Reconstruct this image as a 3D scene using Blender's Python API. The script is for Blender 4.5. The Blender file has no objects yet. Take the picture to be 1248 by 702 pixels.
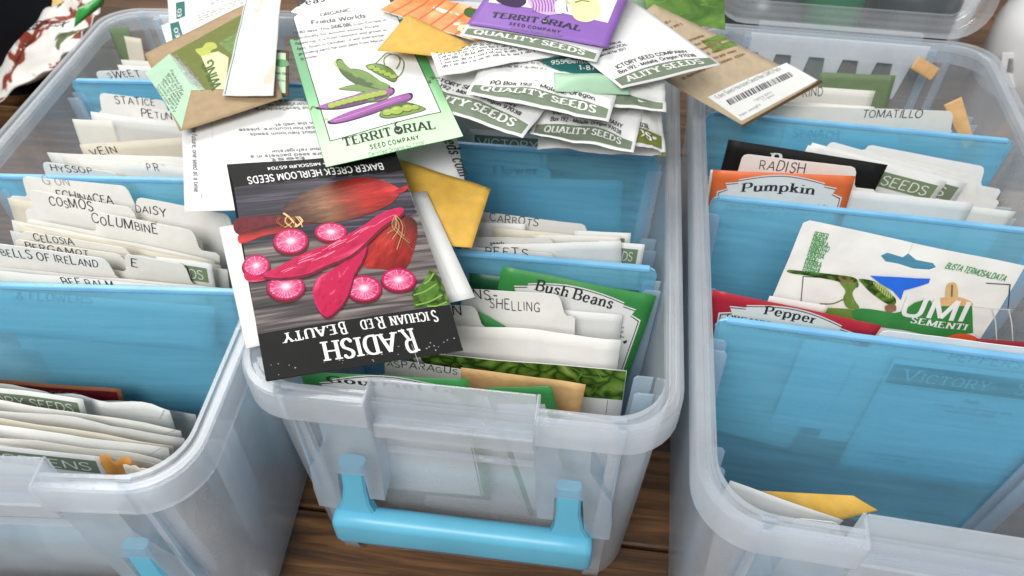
import bpy, bmesh, math, random
from mathutils import Vector, Matrix, noise, geometry
from mathutils.geometry import delaunay_2d_cdt
random.seed(7)
PI = math.pi
S = 0.01                                   # everything below is written in centimetres
scn = bpy.context.scene
col = scn.collection

# ------------------------------------------------------------------ camera
FPX = 910.6; CXP, CYP = 624.0, 351.0       # focal length and centre in pixels of the 1248 x 702 photograph
CAM = Vector((4.7996, -16.9437, 41.3367))
CR = Vector((0.9920954, 0.12546154, -0.00247432))
CU = Vector((-0.08771805, 0.70746676, 0.70128192))
CF = Vector((-0.08973441, 0.69552152, -0.71287976))
cd = bpy.data.cameras.new('camera'); cam = bpy.data.objects.new('camera', cd); col.objects.link(cam)
cd.sensor_width = 36.0; cd.lens = FPX / 1248 * 36.0
cd.clip_start = 0.01; cd.clip_end = 50
cd.dof.use_dof = True; cd.dof.focus_distance = 0.315; cd.dof.aperture_fstop = 18.0
Rm = Matrix((CR, CU, -CF)).transposed()
cam.matrix_world = Matrix.Translation(CAM * S) @ Rm.to_4x4()
scn.camera = cam

# ------------------------------------------------------------------ light of the room
W_ = bpy.data.worlds.new('World'); scn.world = W_; W_.use_nodes = True
bg = W_.node_tree.nodes['Background']; bg.inputs[0].default_value = (0.95, 0.97, 1.0, 1); bg.inputs[1].default_value = 0.45
def area(name, loc, to, size, size_y, power, colr):
    d = bpy.data.lights.new(name, 'AREA'); d.shape = 'RECTANGLE'; d.size = size * S; d.size_y = size_y * S
    d.energy = power; d.color = colr
    o = bpy.data.objects.new(name, d); col.objects.link(o)
    o.location = Vector(loc) * S
    o.rotation_euler = (Vector(to) - Vector(loc)).to_track_quat('-Z', 'Y').to_euler()
    return o
area('window_light', (-60, 95, 130), (0, 12, 10), 110, 80, 20, (1.0, 0.98, 0.95))
area('room_light', (-25, -100, 145), (0, 14, 12), 90, 70, 33, (1.0, 0.99, 0.97))
scn.view_settings.view_transform = 'Standard'; scn.view_settings.look = 'None'
scn.view_settings.exposure = 0.0; scn.view_settings.gamma = 1.0
scn.cycles.max_bounces = 14; scn.cycles.transparent_max_bounces = 40
scn.cycles.diffuse_bounces = 5; scn.cycles.glossy_bounces = 3; scn.cycles.transmission_bounces = 8
scn.cycles.caustics_reflective = False; scn.cycles.caustics_refractive = False
scn.cycles.sample_clamp_indirect = 6

# ------------------------------------------------------------------ pixel rays of the photograph -> points in the place
def ray(px, py):
    return (CF * FPX + CR * (px - CXP) + CU * (CYP - py)).normalized()
def atz(px, py, z):
    d = ray(px, py); return CAM + d * ((z - CAM.z) / d.z)
BOXH, BOXL, HW = 16.4, 39.4, 9.45
BOX = {'M': (0.0, 0.0, 0.0), 'R': (19.15, -3.95, -0.055), 'L': (-18.35, -5.55, 0.085)}
def wid(y): return HW + .022 * max(0, min(BOXL, y))     # the long walls spread a little towards the back
def to_world(b, p):
    x, y, a = BOX[b]; c, s = math.cos(a), math.sin(a)
    return Vector((x + c * p[0] - s * p[1], y + s * p[0] + c * p[1], p[2]))
def atbox(b, px, py, Y):                    # meets the plane y = Y of a box
    x, y, a = BOX[b]; n = Vector((-math.sin(a), math.cos(a), 0)); o = Vector((x, y, 0)) + n * Y
    d = ray(px, py); return CAM + d * ((o - CAM).dot(n) / d.dot(n))
def boxY(b, px, py, z):                     # which y of the box a pixel meets at height z
    x, y, a = BOX[b]; n = Vector((-math.sin(a), math.cos(a), 0))
    return (atz(px, py, z) - Vector((x, y, 0))).dot(n)

# ------------------------------------------------------------------ materials
MATS = {}
def newmat(name):
    m = bpy.data.materials.new(name); m.use_nodes = True
    nt = m.node_tree; nt.nodes.clear(); out = nt.nodes.new('ShaderNodeOutputMaterial')
    MATS[name] = m
    return m, nt, out
def N(nt, typ, **kw):
    n = nt.nodes.new(typ)
    for k, v in kw.items():
        if k.startswith('i_'):
            key = k[2:]; n.inputs[int(key) if key.isdigit() else key.replace('_', ' ')].default_value = v
        else: setattr(n, k, v)
    return n
def ramp(nt, fac, stops):
    r = N(nt, 'ShaderNodeValToRGB'); e = r.color_ramp.elements
    while len(e) < len(stops): e.new(0.5)
    for k, (p, c) in enumerate(stops):
        e[k].position = p; e[k].color = (*c, 1)
    nt.links.new(fac, r.inputs[0]); return r
def paper(name, c, rough=0.55, var=0.06, scale=90.0, bump=0.05, stain=None, spec=0.35, trans=0.0):
    m, nt, out = newmat(name); L = nt.links.new
    tc = N(nt, 'ShaderNodeTexCoord')
    no = N(nt, 'ShaderNodeTexNoise', i_Scale=scale, i_Detail=5.0); L(tc.outputs['Object'], no.inputs['Vector'])
    lo = tuple(max(0, k * (1 - var)) for k in c); hi = tuple(min(1, k * (1 + var * .6)) for k in c)
    r = ramp(nt, no.outputs['Fac'], [(0.3, lo), (0.7, hi)])
    colout = r.outputs[0]
    if stain:
        n2 = N(nt, 'ShaderNodeTexNoise', i_Scale=scale * .6, i_Detail=3.0); L(tc.outputs['Object'], n2.inputs['Vector'])
        r2 = ramp(nt, n2.outputs['Fac'], [(0.55, (0, 0, 0)), (0.75, (1, 1, 1))])
        mx = N(nt, 'ShaderNodeMixRGB'); mx.inputs[2].default_value = (*stain, 1)
        ml = N(nt, 'ShaderNodeMath', operation='MULTIPLY'); ml.inputs[1].default_value = .5
        L(r2.outputs[0], ml.inputs[0]); L(ml.outputs[0], mx.inputs[0]); L(colout, mx.inputs[1]); colout = mx.outputs[0]
    b = N(nt, 'ShaderNodeBsdfPrincipled', i_Roughness=rough); b.inputs['Specular IOR Level'].default_value = spec
    L(colout, b.inputs['Base Color'])
    n3 = N(nt, 'ShaderNodeTexNoise', i_Scale=scale * 1.6, i_Detail=4.0); L(tc.outputs['Object'], n3.inputs['Vector'])
    bp = N(nt, 'ShaderNodeBump', i_Strength=bump * 4, i_Distance=0.0015); L(n3.outputs['Fac'], bp.inputs['Height']); L(bp.outputs[0], b.inputs['Normal'])
    if trans:
        t = N(nt, 'ShaderNodeBsdfTranslucent'); L(colout, t.inputs[0]); mx = N(nt, 'ShaderNodeMixShader'); mx.inputs[0].default_value = trans
        L(b.outputs[0], mx.inputs[1]); L(t.outputs[0], mx.inputs[2]); L(mx.outputs[0], out.inputs[0])
    else: L(b.outputs[0], out.inputs[0])
    return m
COL = dict(white=(.74, .74, .72), bright=(.78, .78, .77), offwhite=(.74, .725, .67), cream=(.70, .65, .53), card=(.79, .78, .74), greyw=(.62, .62, .60),
    kraft=(.35, .25, .14), kraftlight=(.45, .36, .24), manila=(.55, .25, .05), yellow=(.62, .37, .06), orange=(.72, .30, .05), peach=(.66, .40, .18),
    green=(.035, .21, .05), grassgreen=(.05, .26, .07), mint=(.32, .49, .34), palegreen=(.38, .55, .34), teal=(.02, .13, .12), sage=(.15, .19, .13), olive=(.13, .15, .03), darkgreen=(.015, .09, .04),
    black=(.010, .010, .010), ink=(.03, .03, .035), softink=(.16, .16, .17), midink=(.32, .32, .33), pen=(.015, .015, .03), penfaint=(.35, .34, .36), blueink=(.02, .09, .17),
    brown=(.20, .075, .03), darkbrown=(.07, .04, .02), purple=(.22, .10, .38), darkpurple=(.035, .015, .06), pumpkin=(.64, .13, .035), red=(.36, .015, .03), tomato=(.70, .10, .03),
    logo=(.40, .43, .09), logocream=(.56, .56, .33), mud=(.10, .05, .035), violet=(.28, .07, .30), violetlight=(.50, .22, .50), pod=(.13, .21, .05), podlight=(.36, .45, .13), pea=(.30, .38, .07), podshade=(.055, .10, .02),
    seedgreen=(.16, .22, .12), lilac=(.50, .36, .60), aubergine=(.05, .02, .08), lemon=(.80, .72, .35), maroon=(.22, .02, .03),
    pinkdeep=(.45, .008, .09), pink=(.80, .05, .25), pinklight=(.68, .16, .30), pinkpale=(.80, .38, .50), rootred=(.33, .012, .02), rootdark=(.11, .008, .015), rootglow=(.50, .04, .05), rootbrown=(.23, .12, .07), straw=(.60, .42, .18), leaf=(.06, .14, .015), leafdark=(.035, .10, .01), leaflight=(.18, .30, .06), bluetape=(.02, .13, .62), shadowprint=(.05, .05, .055))
GLOSSY = {'green', 'grassgreen', 'pumpkin', 'red', 'purple', 'mint', 'palegreen', 'darkgreen'}
PRINTED = {'pinkdeep', 'pink', 'rootred', 'rootdark', 'rootglow', 'rootbrown', 'leaf', 'leafdark', 'violet', 'pod', 'orange'}
def M(name):
    if name in MATS: return MATS[name]
    c = COL[name]
    if name in ('white', 'offwhite', 'cream', 'card', 'bright', 'greyw'):
        return paper(name, c, .6, .05, 70, .05, stain=tuple(k * .86 for k in c), trans=.12)
    if name in ('kraft', 'kraftlight', 'manila', 'yellow', 'peach'): return paper(name, c, .65, .12, 160, .06, trans=.08)
    if name in PRINTED: return paper(name, c, .45, .30, 420, .0, spec=.2)
    if name in GLOSSY: return paper(name, c, .40, .10, 60, .04, spec=.3)
    return paper(name, c, .55, .08, 200, .0, spec=.15)

def printed(name, stops, kind='noise', scale=(1, 1, 1), sc=1.0, detail=6.0, dist=0.0, rough=.35):
    m, nt, out = newmat(name); L = nt.links.new
    uv = N(nt, 'ShaderNodeTexCoord'); mp = N(nt, 'ShaderNodeMapping'); mp.inputs['Scale'].default_value = scale; L(uv.outputs['UV'], mp.inputs[0])
    if kind == 'voronoi':
        n1 = N(nt, 'ShaderNodeTexNoise', i_Scale=sc * .6, i_Detail=2.0); L(mp.outputs[0], n1.inputs['Vector'])
        ad = N(nt, 'ShaderNodeMixRGB', blend_type='ADD'); ad.inputs[0].default_value = .5; L(mp.outputs[0], ad.inputs[1]); L(n1.outputs['Color'], ad.inputs[2])
        t = N(nt, 'ShaderNodeTexVoronoi', i_Scale=sc); t.feature = 'DISTANCE_TO_EDGE'; L(ad.outputs[0], t.inputs['Vector']); f = t.outputs['Distance']
    else:
        t = N(nt, 'ShaderNodeTexNoise', i_Scale=sc, i_Detail=detail, i_Distortion=dist); L(mp.outputs[0], t.inputs['Vector']); f = t.outputs['Fac']
    r = ramp(nt, f, stops)
    b = N(nt, 'ShaderNodeBsdfPrincipled', i_Roughness=max(.42, rough)); b.inputs['Specular IOR Level'].default_value = .2; L(r.outputs[0], b.inputs['Base Color']); L(b.outputs[0], out.inputs[0])
    return m
# weathered plank in the radish picture, leaf photographs, crumpled vegetables
printed('plankphoto', [(.30, (.022, .019, .023)), (.45, (.065, .055, .056)), (.55, (.135, .115, .11)), (.72, (.24, .21, .195))], scale=(1.6, 34, 1), sc=1.3, detail=10, dist=.5)
printed('plankdark', [(.30, (.007, .006, .010)), (.5, (.03, .026, .038)), (.72, (.10, .09, .115))], scale=(1.6, 34, 1), sc=1.3, detail=10, dist=.5)
printed('leafphoto', [(.0, (.012, .03, .005)), (.05, (.03, .075, .008)), (.18, (.075, .15, .018)), (.34, (.14, .23, .04)), (.55, (.26, .34, .10))], kind='voronoi', sc=8.0)
printed('leafblur', [(.3, (.02, .06, .01)), (.5, (.09, .19, .03)), (.7, (.30, .42, .12))], sc=3.2, detail=4, dist=1.0)
printed('rootphoto', [(.3, (.05, .004, .008)), (.5, (.20, .012, .02)), (.7, (.40, .03, .035))], scale=(1, 3, 1), sc=1.0, detail=8, dist=.8)
printed('pinkflesh', [(.3, (.55, .008, .10)), (.5, (.74, .03, .20)), (.72, (.86, .30, .46))], scale=(2.0, 2.0, 1), sc=1.2, detail=8, dist=.4)
printed('carrotphoto', [(.3, (.55, .12, .03)), (.5, (.78, .27, .08)), (.7, (.86, .45, .2))], scale=(1, 1, 1), sc=4.0, detail=4, dist=1.2)
printed('pouchphoto', [(.34, (.06, .03, .02)), (.38, (.22, .04, .025)), (.43, (.25, .05, .03)), (.45, (.70, .68, .64)), (.60, (.76, .74, .70)), (.62, (.12, .17, .05)), (.66, (.05, .04, .04))], sc=2.6, detail=5, dist=.5, rough=.25)
printed('stainedwhite', [(.34, (.56, .48, .40)), (.44, (.74, .71, .67)), (.6, (.82, .81, .79))], scale=(5, 1.6, 1), sc=1.6, detail=6, dist=.5, rough=.6)

def sliceflesh():
    m, nt, out = newmat('sliceflesh'); L = nt.links.new
    uv = N(nt, 'ShaderNodeTexCoord'); sx = N(nt, 'ShaderNodeSeparateXYZ'); L(uv.outputs['UV'], sx.inputs[0])
    ln = N(nt, 'ShaderNodeVectorMath', operation='LENGTH'); L(uv.outputs['UV'], ln.inputs[0])
    nr = N(nt, 'ShaderNodeVectorMath', operation='NORMALIZE'); L(uv.outputs['UV'], nr.inputs[0])
    sc = N(nt, 'ShaderNodeVectorMath', operation='SCALE'); sc.inputs['Scale'].default_value = 8.5; L(nr.outputs[0], sc.inputs[0])
    cb = N(nt, 'ShaderNodeCombineXYZ'); L(ln.outputs['Value'], cb.inputs[2])
    ad = N(nt, 'ShaderNodeVectorMath', operation='ADD'); L(sc.outputs[0], ad.inputs[0]); L(cb.outputs[0], ad.inputs[1])
    no = N(nt, 'ShaderNodeTexNoise', i_Scale=1.5, i_Detail=4.0); L(ad.outputs[0], no.inputs['Vector'])
    rays = ramp(nt, no.outputs['Fac'], [(.38, (.40, .008, .085)), (.52, (.52, .03, .14)), (.64, (.74, .30, .43))])
    rad = ramp(nt, ln.outputs['Value'], [(.0, (1, 1, 1)), (.16, (.75, .75, .75)), (.34, (.2, .2, .2)), (.72, (.0, .0, .0)), (.80, (.12, .12, .12)), (.86, (.0, .0, .0))])
    mx = N(nt, 'ShaderNodeMixRGB'); mx.inputs[2].default_value = (.85, .55, .66, 1); L(rad.outputs[0], mx.inputs[0]); L(rays.outputs[0], mx.inputs[1])
    rim = ramp(nt, ln.outputs['Value'], [(.84, (0, 0, 0)), (.90, (1, 1, 1))])
    m2 = N(nt, 'ShaderNodeMixRGB'); m2.inputs[2].default_value = (.36, .005, .06, 1); L(rim.outputs[0], m2.inputs[0]); L(mx.outputs[0], m2.inputs[1])
    b = N(nt, 'ShaderNodeBsdfPrincipled', i_Roughness=.42); b.inputs['Specular IOR Level'].default_value = .2; L(m2.outputs[0], b.inputs['Base Color']); L(b.outputs[0], out.inputs[0])
sliceflesh()
def rootprint(name, stops, v0=-.15):
    m, nt, out = newmat(name); L = nt.links.new
    uv = N(nt, 'ShaderNodeTexCoord'); mp = N(nt, 'ShaderNodeMapping'); mp.inputs['Scale'].default_value = (2.2, 6.0, 1); L(uv.outputs['UV'], mp.inputs[0])
    no = N(nt, 'ShaderNodeTexNoise', i_Scale=1.4, i_Detail=9.0, i_Roughness=.7, i_Distortion=.5); L(mp.outputs[0], no.inputs['Vector'])
    sx = N(nt, 'ShaderNodeSeparateXYZ'); L(uv.outputs['UV'], sx.inputs[0])
    wu = N(nt, 'ShaderNodeMath', operation='MULTIPLY_ADD'); wu.inputs[1].default_value = .22; L(no.outputs['Fac'], wu.inputs[0]); L(sx.outputs[0], wu.inputs[2])
    sb = N(nt, 'ShaderNodeMath', operation='SUBTRACT'); sb.inputs[1].default_value = .11; L(wu.outputs[0], sb.inputs[0])
    base = ramp(nt, sb.outputs[0], stops)
    vv = N(nt, 'ShaderNodeMath', operation='ADD'); vv.inputs[1].default_value = -v0; L(sx.outputs[1], vv.inputs[0]); ab = N(nt, 'ShaderNodeMath', operation='ABSOLUTE'); L(vv.outputs[0], ab.inputs[0])
    sh = ramp(nt, ab.outputs[0], [(.0, (1.2, 1.2, 1.2)), (.35, (.75, .75, .75)), (.68, (.22, .22, .22)), (.9, (.08, .08, .08))])
    nm = ramp(nt, no.outputs['Fac'], [(.30, (.45, .45, .45)), (.55, (1, 1, 1)), (.72, (1.7, 1.6, 1.5))])
    a = N(nt, 'ShaderNodeMixRGB', blend_type='MULTIPLY'); a.inputs[0].default_value = 1; L(base.outputs[0], a.inputs[1]); L(sh.outputs[0], a.inputs[2])
    c = N(nt, 'ShaderNodeMixRGB', blend_type='MULTIPLY'); c.inputs[0].default_value = 1; L(a.outputs[0], c.inputs[1]); L(nm.outputs[0], c.inputs[2])
    b = N(nt, 'ShaderNodeBsdfPrincipled', i_Roughness=.42); b.inputs['Specular IOR Level'].default_value = .2; L(c.outputs[0], b.inputs['Base Color']); L(b.outputs[0], out.inputs[0])
rootprint('bigroot', [(.0, (.03, .010, .010)), (.18, (.09, .04, .025)), (.36, (.24, .12, .065)), (.52, (.20, .045, .025)), (.70, (.36, .022, .016)), (.88, (.30, .012, .012)), (1.0, (.42, .03, .03))], .0)
rootprint('blockroot', [(.0, (.24, .014, .012)), (.4, (.34, .02, .016)), (.75, (.24, .02, .014)), (1.0, (.06, .01, .008))], -.1)
rootprint('redstrip', [(.0, (.45, .03, .025)), (.6, (.34, .02, .02)), (1.0, (.16, .012, .012))], .2)
def axisflesh(name, body, edge, streak, deep, sc=(3.0, 7.0), edge0=.72):
    m, nt, out = newmat(name); L = nt.links.new
    uv = N(nt, 'ShaderNodeTexCoord'); mp = N(nt, 'ShaderNodeMapping'); mp.inputs['Scale'].default_value = (*sc, 1); L(uv.outputs['UV'], mp.inputs[0])
    no = N(nt, 'ShaderNodeTexNoise', i_Scale=1.0, i_Detail=8.0, i_Roughness=.65, i_Distortion=.4); L(mp.outputs[0], no.inputs['Vector'])
    r = ramp(nt, no.outputs['Fac'], [(.30, deep), (.48, body), (.60, body), (.76, streak)])
    sx = N(nt, 'ShaderNodeSeparateXYZ'); L(uv.outputs['UV'], sx.inputs[0]); ab = N(nt, 'ShaderNodeMath', operation='ABSOLUTE'); L(sx.outputs[1], ab.inputs[0])
    n2 = N(nt, 'ShaderNodeMath', operation='MULTIPLY_ADD'); n2.inputs[1].default_value = .5; L(no.outputs['Fac'], n2.inputs[0]); L(ab.outputs[0], n2.inputs[2])
    e = ramp(nt, n2.outputs[0], [(edge0 + .2, (0, 0, 0)), (edge0 + .45, (1, 1, 1))])
    mx = N(nt, 'ShaderNodeMixRGB'); mx.inputs[2].default_value = (*edge, 1); L(e.outputs[0], mx.inputs[0]); L(r.outputs[0], mx.inputs[1])
    b = N(nt, 'ShaderNodeBsdfPrincipled', i_Roughness=.42); b.inputs['Specular IOR Level'].default_value = .2; L(mx.outputs[0], b.inputs['Base Color']); L(b.outputs[0], out.inputs[0])
axisflesh('longflesh', (.40, .008, .055), (.62, .10, .20), (.66, .15, .26), (.24, .003, .025), (5.0, 5.0), .45)
axisflesh('rootskin', (.13, .006, .009), (.012, .002, .003), (.27, .025, .025), (.05, .003, .005), (2.5, 5.0), .5)
axisflesh('rootskin_lit', (.27, .012, .010), (.09, .004, .007), (.42, .06, .045), (.15, .006, .009), (2.0, 9.0), .55)
axisflesh('rootskin_brown', (.20, .09, .05), (.05, .015, .012), (.36, .22, .14), (.12, .03, .02), (2.0, 9.0), .5)
axisflesh('podskin', (.13, .22, .045), (.04, .08, .015), (.34, .44, .14), (.09, .16, .03), (2.0, 3.0), .55)
axisflesh('violetskin', (.26, .065, .27), (.10, .02, .11), (.52, .24, .50), (.19, .04, .20), (2.0, 3.0), .55)
axisflesh('auberginskin', (.05, .018, .07), (.015, .006, .025), (.16, .07, .2), (.03, .01, .045), (1.5, 3.0), .6)
def plastic_clear(name, haze, fw=.45, streak=False, tint=(.93, .955, .98), white=(.88, .91, .94), rough=.11, trl=.5):
    m, nt, out = newmat(name); L = nt.links.new
    tr = N(nt, 'ShaderNodeBsdfTransparent'); tr.inputs[0].default_value = (*tint, 1)
    df = N(nt, 'ShaderNodeBsdfDiffuse'); df.inputs[0].default_value = (*white, 1)
    tl = N(nt, 'ShaderNodeBsdfTranslucent'); tl.inputs[0].default_value = (*white, 1)
    gl = N(nt, 'ShaderNodeBsdfGlossy', i_Roughness=rough); gl.inputs[0].default_value = (1, 1, 1, 1)
    tc = N(nt, 'ShaderNodeTexCoord'); no = N(nt, 'ShaderNodeTexNoise', i_Scale=45.0, i_Detail=4.0); L(tc.outputs['Object'], no.inputs['Vector'])
    if streak:                              # scuffs drawn out along the length of the sheet
        mp = N(nt, 'ShaderNodeMapping'); mp.inputs['Scale'].default_value = (7, 7, 90); L(tc.outputs['Object'], mp.inputs[0]); no.inputs['Scale'].default_value = 2.2; no.inputs['Detail'].default_value = 7.0; L(mp.outputs[0], no.inputs['Vector'])
    mr = N(nt, 'ShaderNodeMapRange'); mr.inputs[1].default_value = .3; mr.inputs[2].default_value = .7
    mr.inputs[3].default_value = haze * (.7 if streak else .82); mr.inputs[4].default_value = haze * (1.35 if streak else 1.15); L(no.outputs['Fac'], mr.inputs[0])
    lw = N(nt, 'ShaderNodeLayerWeight', i_Blend=.25)
    ad = N(nt, 'ShaderNodeMath', operation='MULTIPLY_ADD'); ad.inputs[1].default_value = fw; L(lw.outputs['Facing'], ad.inputs[0]); L(mr.outputs[0], ad.inputs[2]); ad.use_clamp = True
    bump = N(nt, 'ShaderNodeBump', i_Strength=.06, i_Distance=.002); n2 = N(nt, 'ShaderNodeTexNoise', i_Scale=260.0, i_Detail=3.0); L(tc.outputs['Object'], n2.inputs['Vector']); L(n2.outputs['Fac'], bump.inputs['Height'])
    L(bump.outputs[0], gl.inputs['Normal'])
    m1 = N(nt, 'ShaderNodeMixShader'); m1.inputs[0].default_value = trl; L(df.outputs[0], m1.inputs[1]); L(tl.outputs[0], m1.inputs[2])
    m2 = N(nt, 'ShaderNodeMixShader'); L(ad.outputs[0], m2.inputs[0]); L(tr.outputs[0], m2.inputs[1]); L(m1.outputs[0], m2.inputs[2])
    pw = N(nt, 'ShaderNodeMath', operation='POWER'); pw.inputs[1].default_value = 3.5; lf = N(nt, 'ShaderNodeLayerWeight', i_Blend=.5); L(lf.outputs['Facing'], pw.inputs[0])
    fr = N(nt, 'ShaderNodeMath', operation='MULTIPLY_ADD'); fr.inputs[1].default_value = .45; fr.inputs[2].default_value = .035; L(pw.outputs[0], fr.inputs[0])
    m3 = N(nt, 'ShaderNodeMixShader'); L(fr.outputs[0], m3.inputs[0]); L(m2.outputs[0], m3.inputs[1]); L(gl.outputs[0], m3.inputs[2])
    L(m3.outputs[0], out.inputs[0]); return m
plastic_clear('frosted', .14)
plastic_clear('frosted_rim', .25)
plastic_clear('frosted_white', .75)
plastic_clear('frosted_fin', .26, white=(.70, .83, .93))
plastic_clear('lid_clear', .05, tint=(.93, .95, .96), rough=.08)
plastic_clear('blue_divider', .27, fw=.16, streak=True, tint=(.64, .88, .97), white=(.38, .80, .99), rough=.3, trl=.4)
plastic_clear('blue_divider_edge', .80, tint=(.3, .62, .86), white=(.28, .64, .88), rough=.3, trl=.35)

def simple(name, c, rough=.4, spec=.5, metal=0.0, sss=0.0, bump=0.0, scale=300.0):
    m, nt, out = newmat(name); L = nt.links.new
    b = N(nt, 'ShaderNodeBsdfPrincipled', i_Roughness=rough, i_Metallic=metal); b.inputs['Specular IOR Level'].default_value = spec
    tc = N(nt, 'ShaderNodeTexCoord'); no = N(nt, 'ShaderNodeTexNoise', i_Scale=scale, i_Detail=4.0); L(tc.outputs['Object'], no.inputs['Vector'])
    r = ramp(nt, no.outputs['Fac'], [(.3, tuple(k * .9 for k in c)), (.7, tuple(min(1, k * 1.06) for k in c))]); L(r.outputs[0], b.inputs['Base Color'])
    if bump:
        bp = N(nt, 'ShaderNodeBump', i_Strength=bump, i_Distance=.002); L(no.outputs['Fac'], bp.inputs['Height']); L(bp.outputs[0], b.inputs['Normal'])
    L(b.outputs[0], out.inputs[0]); return m
simple('handle_blue', (.12, .43, .60), .36, .4, scale=25.0)
simple('cloth_black', (.008, .009, .012), .9, .1, bump=.3, scale=500)
simple('bottle_white', (.74, .74, .74), .18, scale=15.0)
simple('bottle_green', (.01, .20, .08), .12)
simple('dark_plastic', (.03, .045, .05), .3)
simple('foil_green', (.02, .26, .04), .2, bump=.5, scale=60)
simple('warm_wrap', (.72, .50, .20), .5, bump=.4, scale=60)
def wood():
    m, nt, out = newmat('table_wood'); L = nt.links.new
    tc = N(nt, 'ShaderNodeTexCoord'); mp = N(nt, 'ShaderNodeMapping'); mp.inputs['Scale'].default_value = (4.0, 75.0, 30.0); L(tc.outputs['Object'], mp.inputs[0])
    n1 = N(nt, 'ShaderNodeTexNoise', i_Scale=1.6, i_Detail=9.0, i_Distortion=1.2, i_Roughness=.62); L(mp.outputs[0], n1.inputs['Vector'])
    n2 = N(nt, 'ShaderNodeTexNoise', i_Scale=6.0, i_Detail=3.0); L(tc.outputs['Object'], n2.inputs['Vector'])
    r = ramp(nt, n1.outputs['Fac'], [(.30, (.025, .012, .006)), (.46, (.075, .033, .012)), (.58, (.15, .070, .025)), (.74, (.26, .13, .048))])
    r2 = ramp(nt, n2.outputs['Fac'], [(.3, (.65, .65, .65)), (.7, (1.15, 1.1, 1.0))])
    mx = N(nt, 'ShaderNodeMixRGB', blend_type='MULTIPLY'); mx.inputs[0].default_value = 1; L(r.outputs[0], mx.inputs[1]); L(r2.outputs[0], mx.inputs[2])
    b = N(nt, 'ShaderNodeBsdfPrincipled', i_Roughness=.5); L(mx.outputs[0], b.inputs['Base Color'])
    bp = N(nt, 'ShaderNodeBump', i_Strength=.35, i_Distance=.002); L(n1.outputs['Fac'], bp.inputs['Height']); L(bp.outputs[0], b.inputs['Normal'])
    L(b.outputs[0], out.inputs[0])
wood()

# ------------------------------------------------------------------ mesh helper
class MB:
    def __init__(s): s.v = []; s.f = []; s.mi = []; s.mats = []; s.uv = {}
    def mid(s, m):
        m = M(m) if isinstance(m, str) else m
        if m not in s.mats: s.mats.append(m)
        return s.mats.index(m)
    def add(s, vs, fs, m, uvs=None):
        k = len(s.v); s.v += [Vector(p) for p in vs]; i = s.mid(m)
        for f in fs: s.f.append([j + k for j in f]); s.mi.append(i)
        if uvs:
            for j, q in enumerate(uvs): s.uv[k + j] = q
    def box(s, x0, x1, y0, y1, z0, z1, m):
        vs = [(x, y, z) for z in (z0, z1) for y in (y0, y1) for x in (x0, x1)]
        s.add(vs, [(0, 2, 3, 1), (4, 5, 7, 6), (0, 1, 5, 4), (1, 3, 7, 5), (3, 2, 6, 7), (2, 0, 4, 6)], m)
    def build(s, name, parent=None, origin=None, smooth=False, bevel=0.0, bseg=2):
        o0 = Vector(origin) if origin is not None else Vector((0, 0, 0))
        me = bpy.data.meshes.new(name)
        me.from_pydata([((p - o0) * S)[:] for p in s.v], [], s.f); 
        for m in s.mats: me.materials.append(m)
        me.polygons.foreach_set('material_index', s.mi)
        if s.uv:
            ul = me.uv_layers.new(name='art')
            for l in me.loops:
                q = s.uv.get(l.vertex_index)
                if q: ul.data[l.index].uv = q
        if smooth: me.polygons.foreach_set('use_smooth', [True] * len(me.polygons))
        me.validate(); me.update()
        if smooth and smooth is not True: me.set_sharp_from_angle(angle=math.radians(smooth))
        o = bpy.data.objects.new(name, me); col.objects.link(o)
        if parent: o.parent = parent
        elif origin is not None: o.location = o0 * S
        if bevel:
            b = o.modifiers.new('bevel', 'BEVEL'); b.width = bevel * S; b.segments = bseg; b.limit_method = 'ANGLE'; b.angle_limit = math.radians(40)
        return o
def tag(o, label=None, cat=None, group=None, kind=None):
    for k, v in (('label', label), ('category', cat), ('group', group), ('kind', kind)):
        if v: o[k] = v
    return o
def empty(name, loc, rz=0):
    o = bpy.data.objects.new(name, None); col.objects.link(o); o.location = Vector(loc) * S; o.rotation_euler.z = rz; o.empty_display_size = .02; return o

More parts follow.
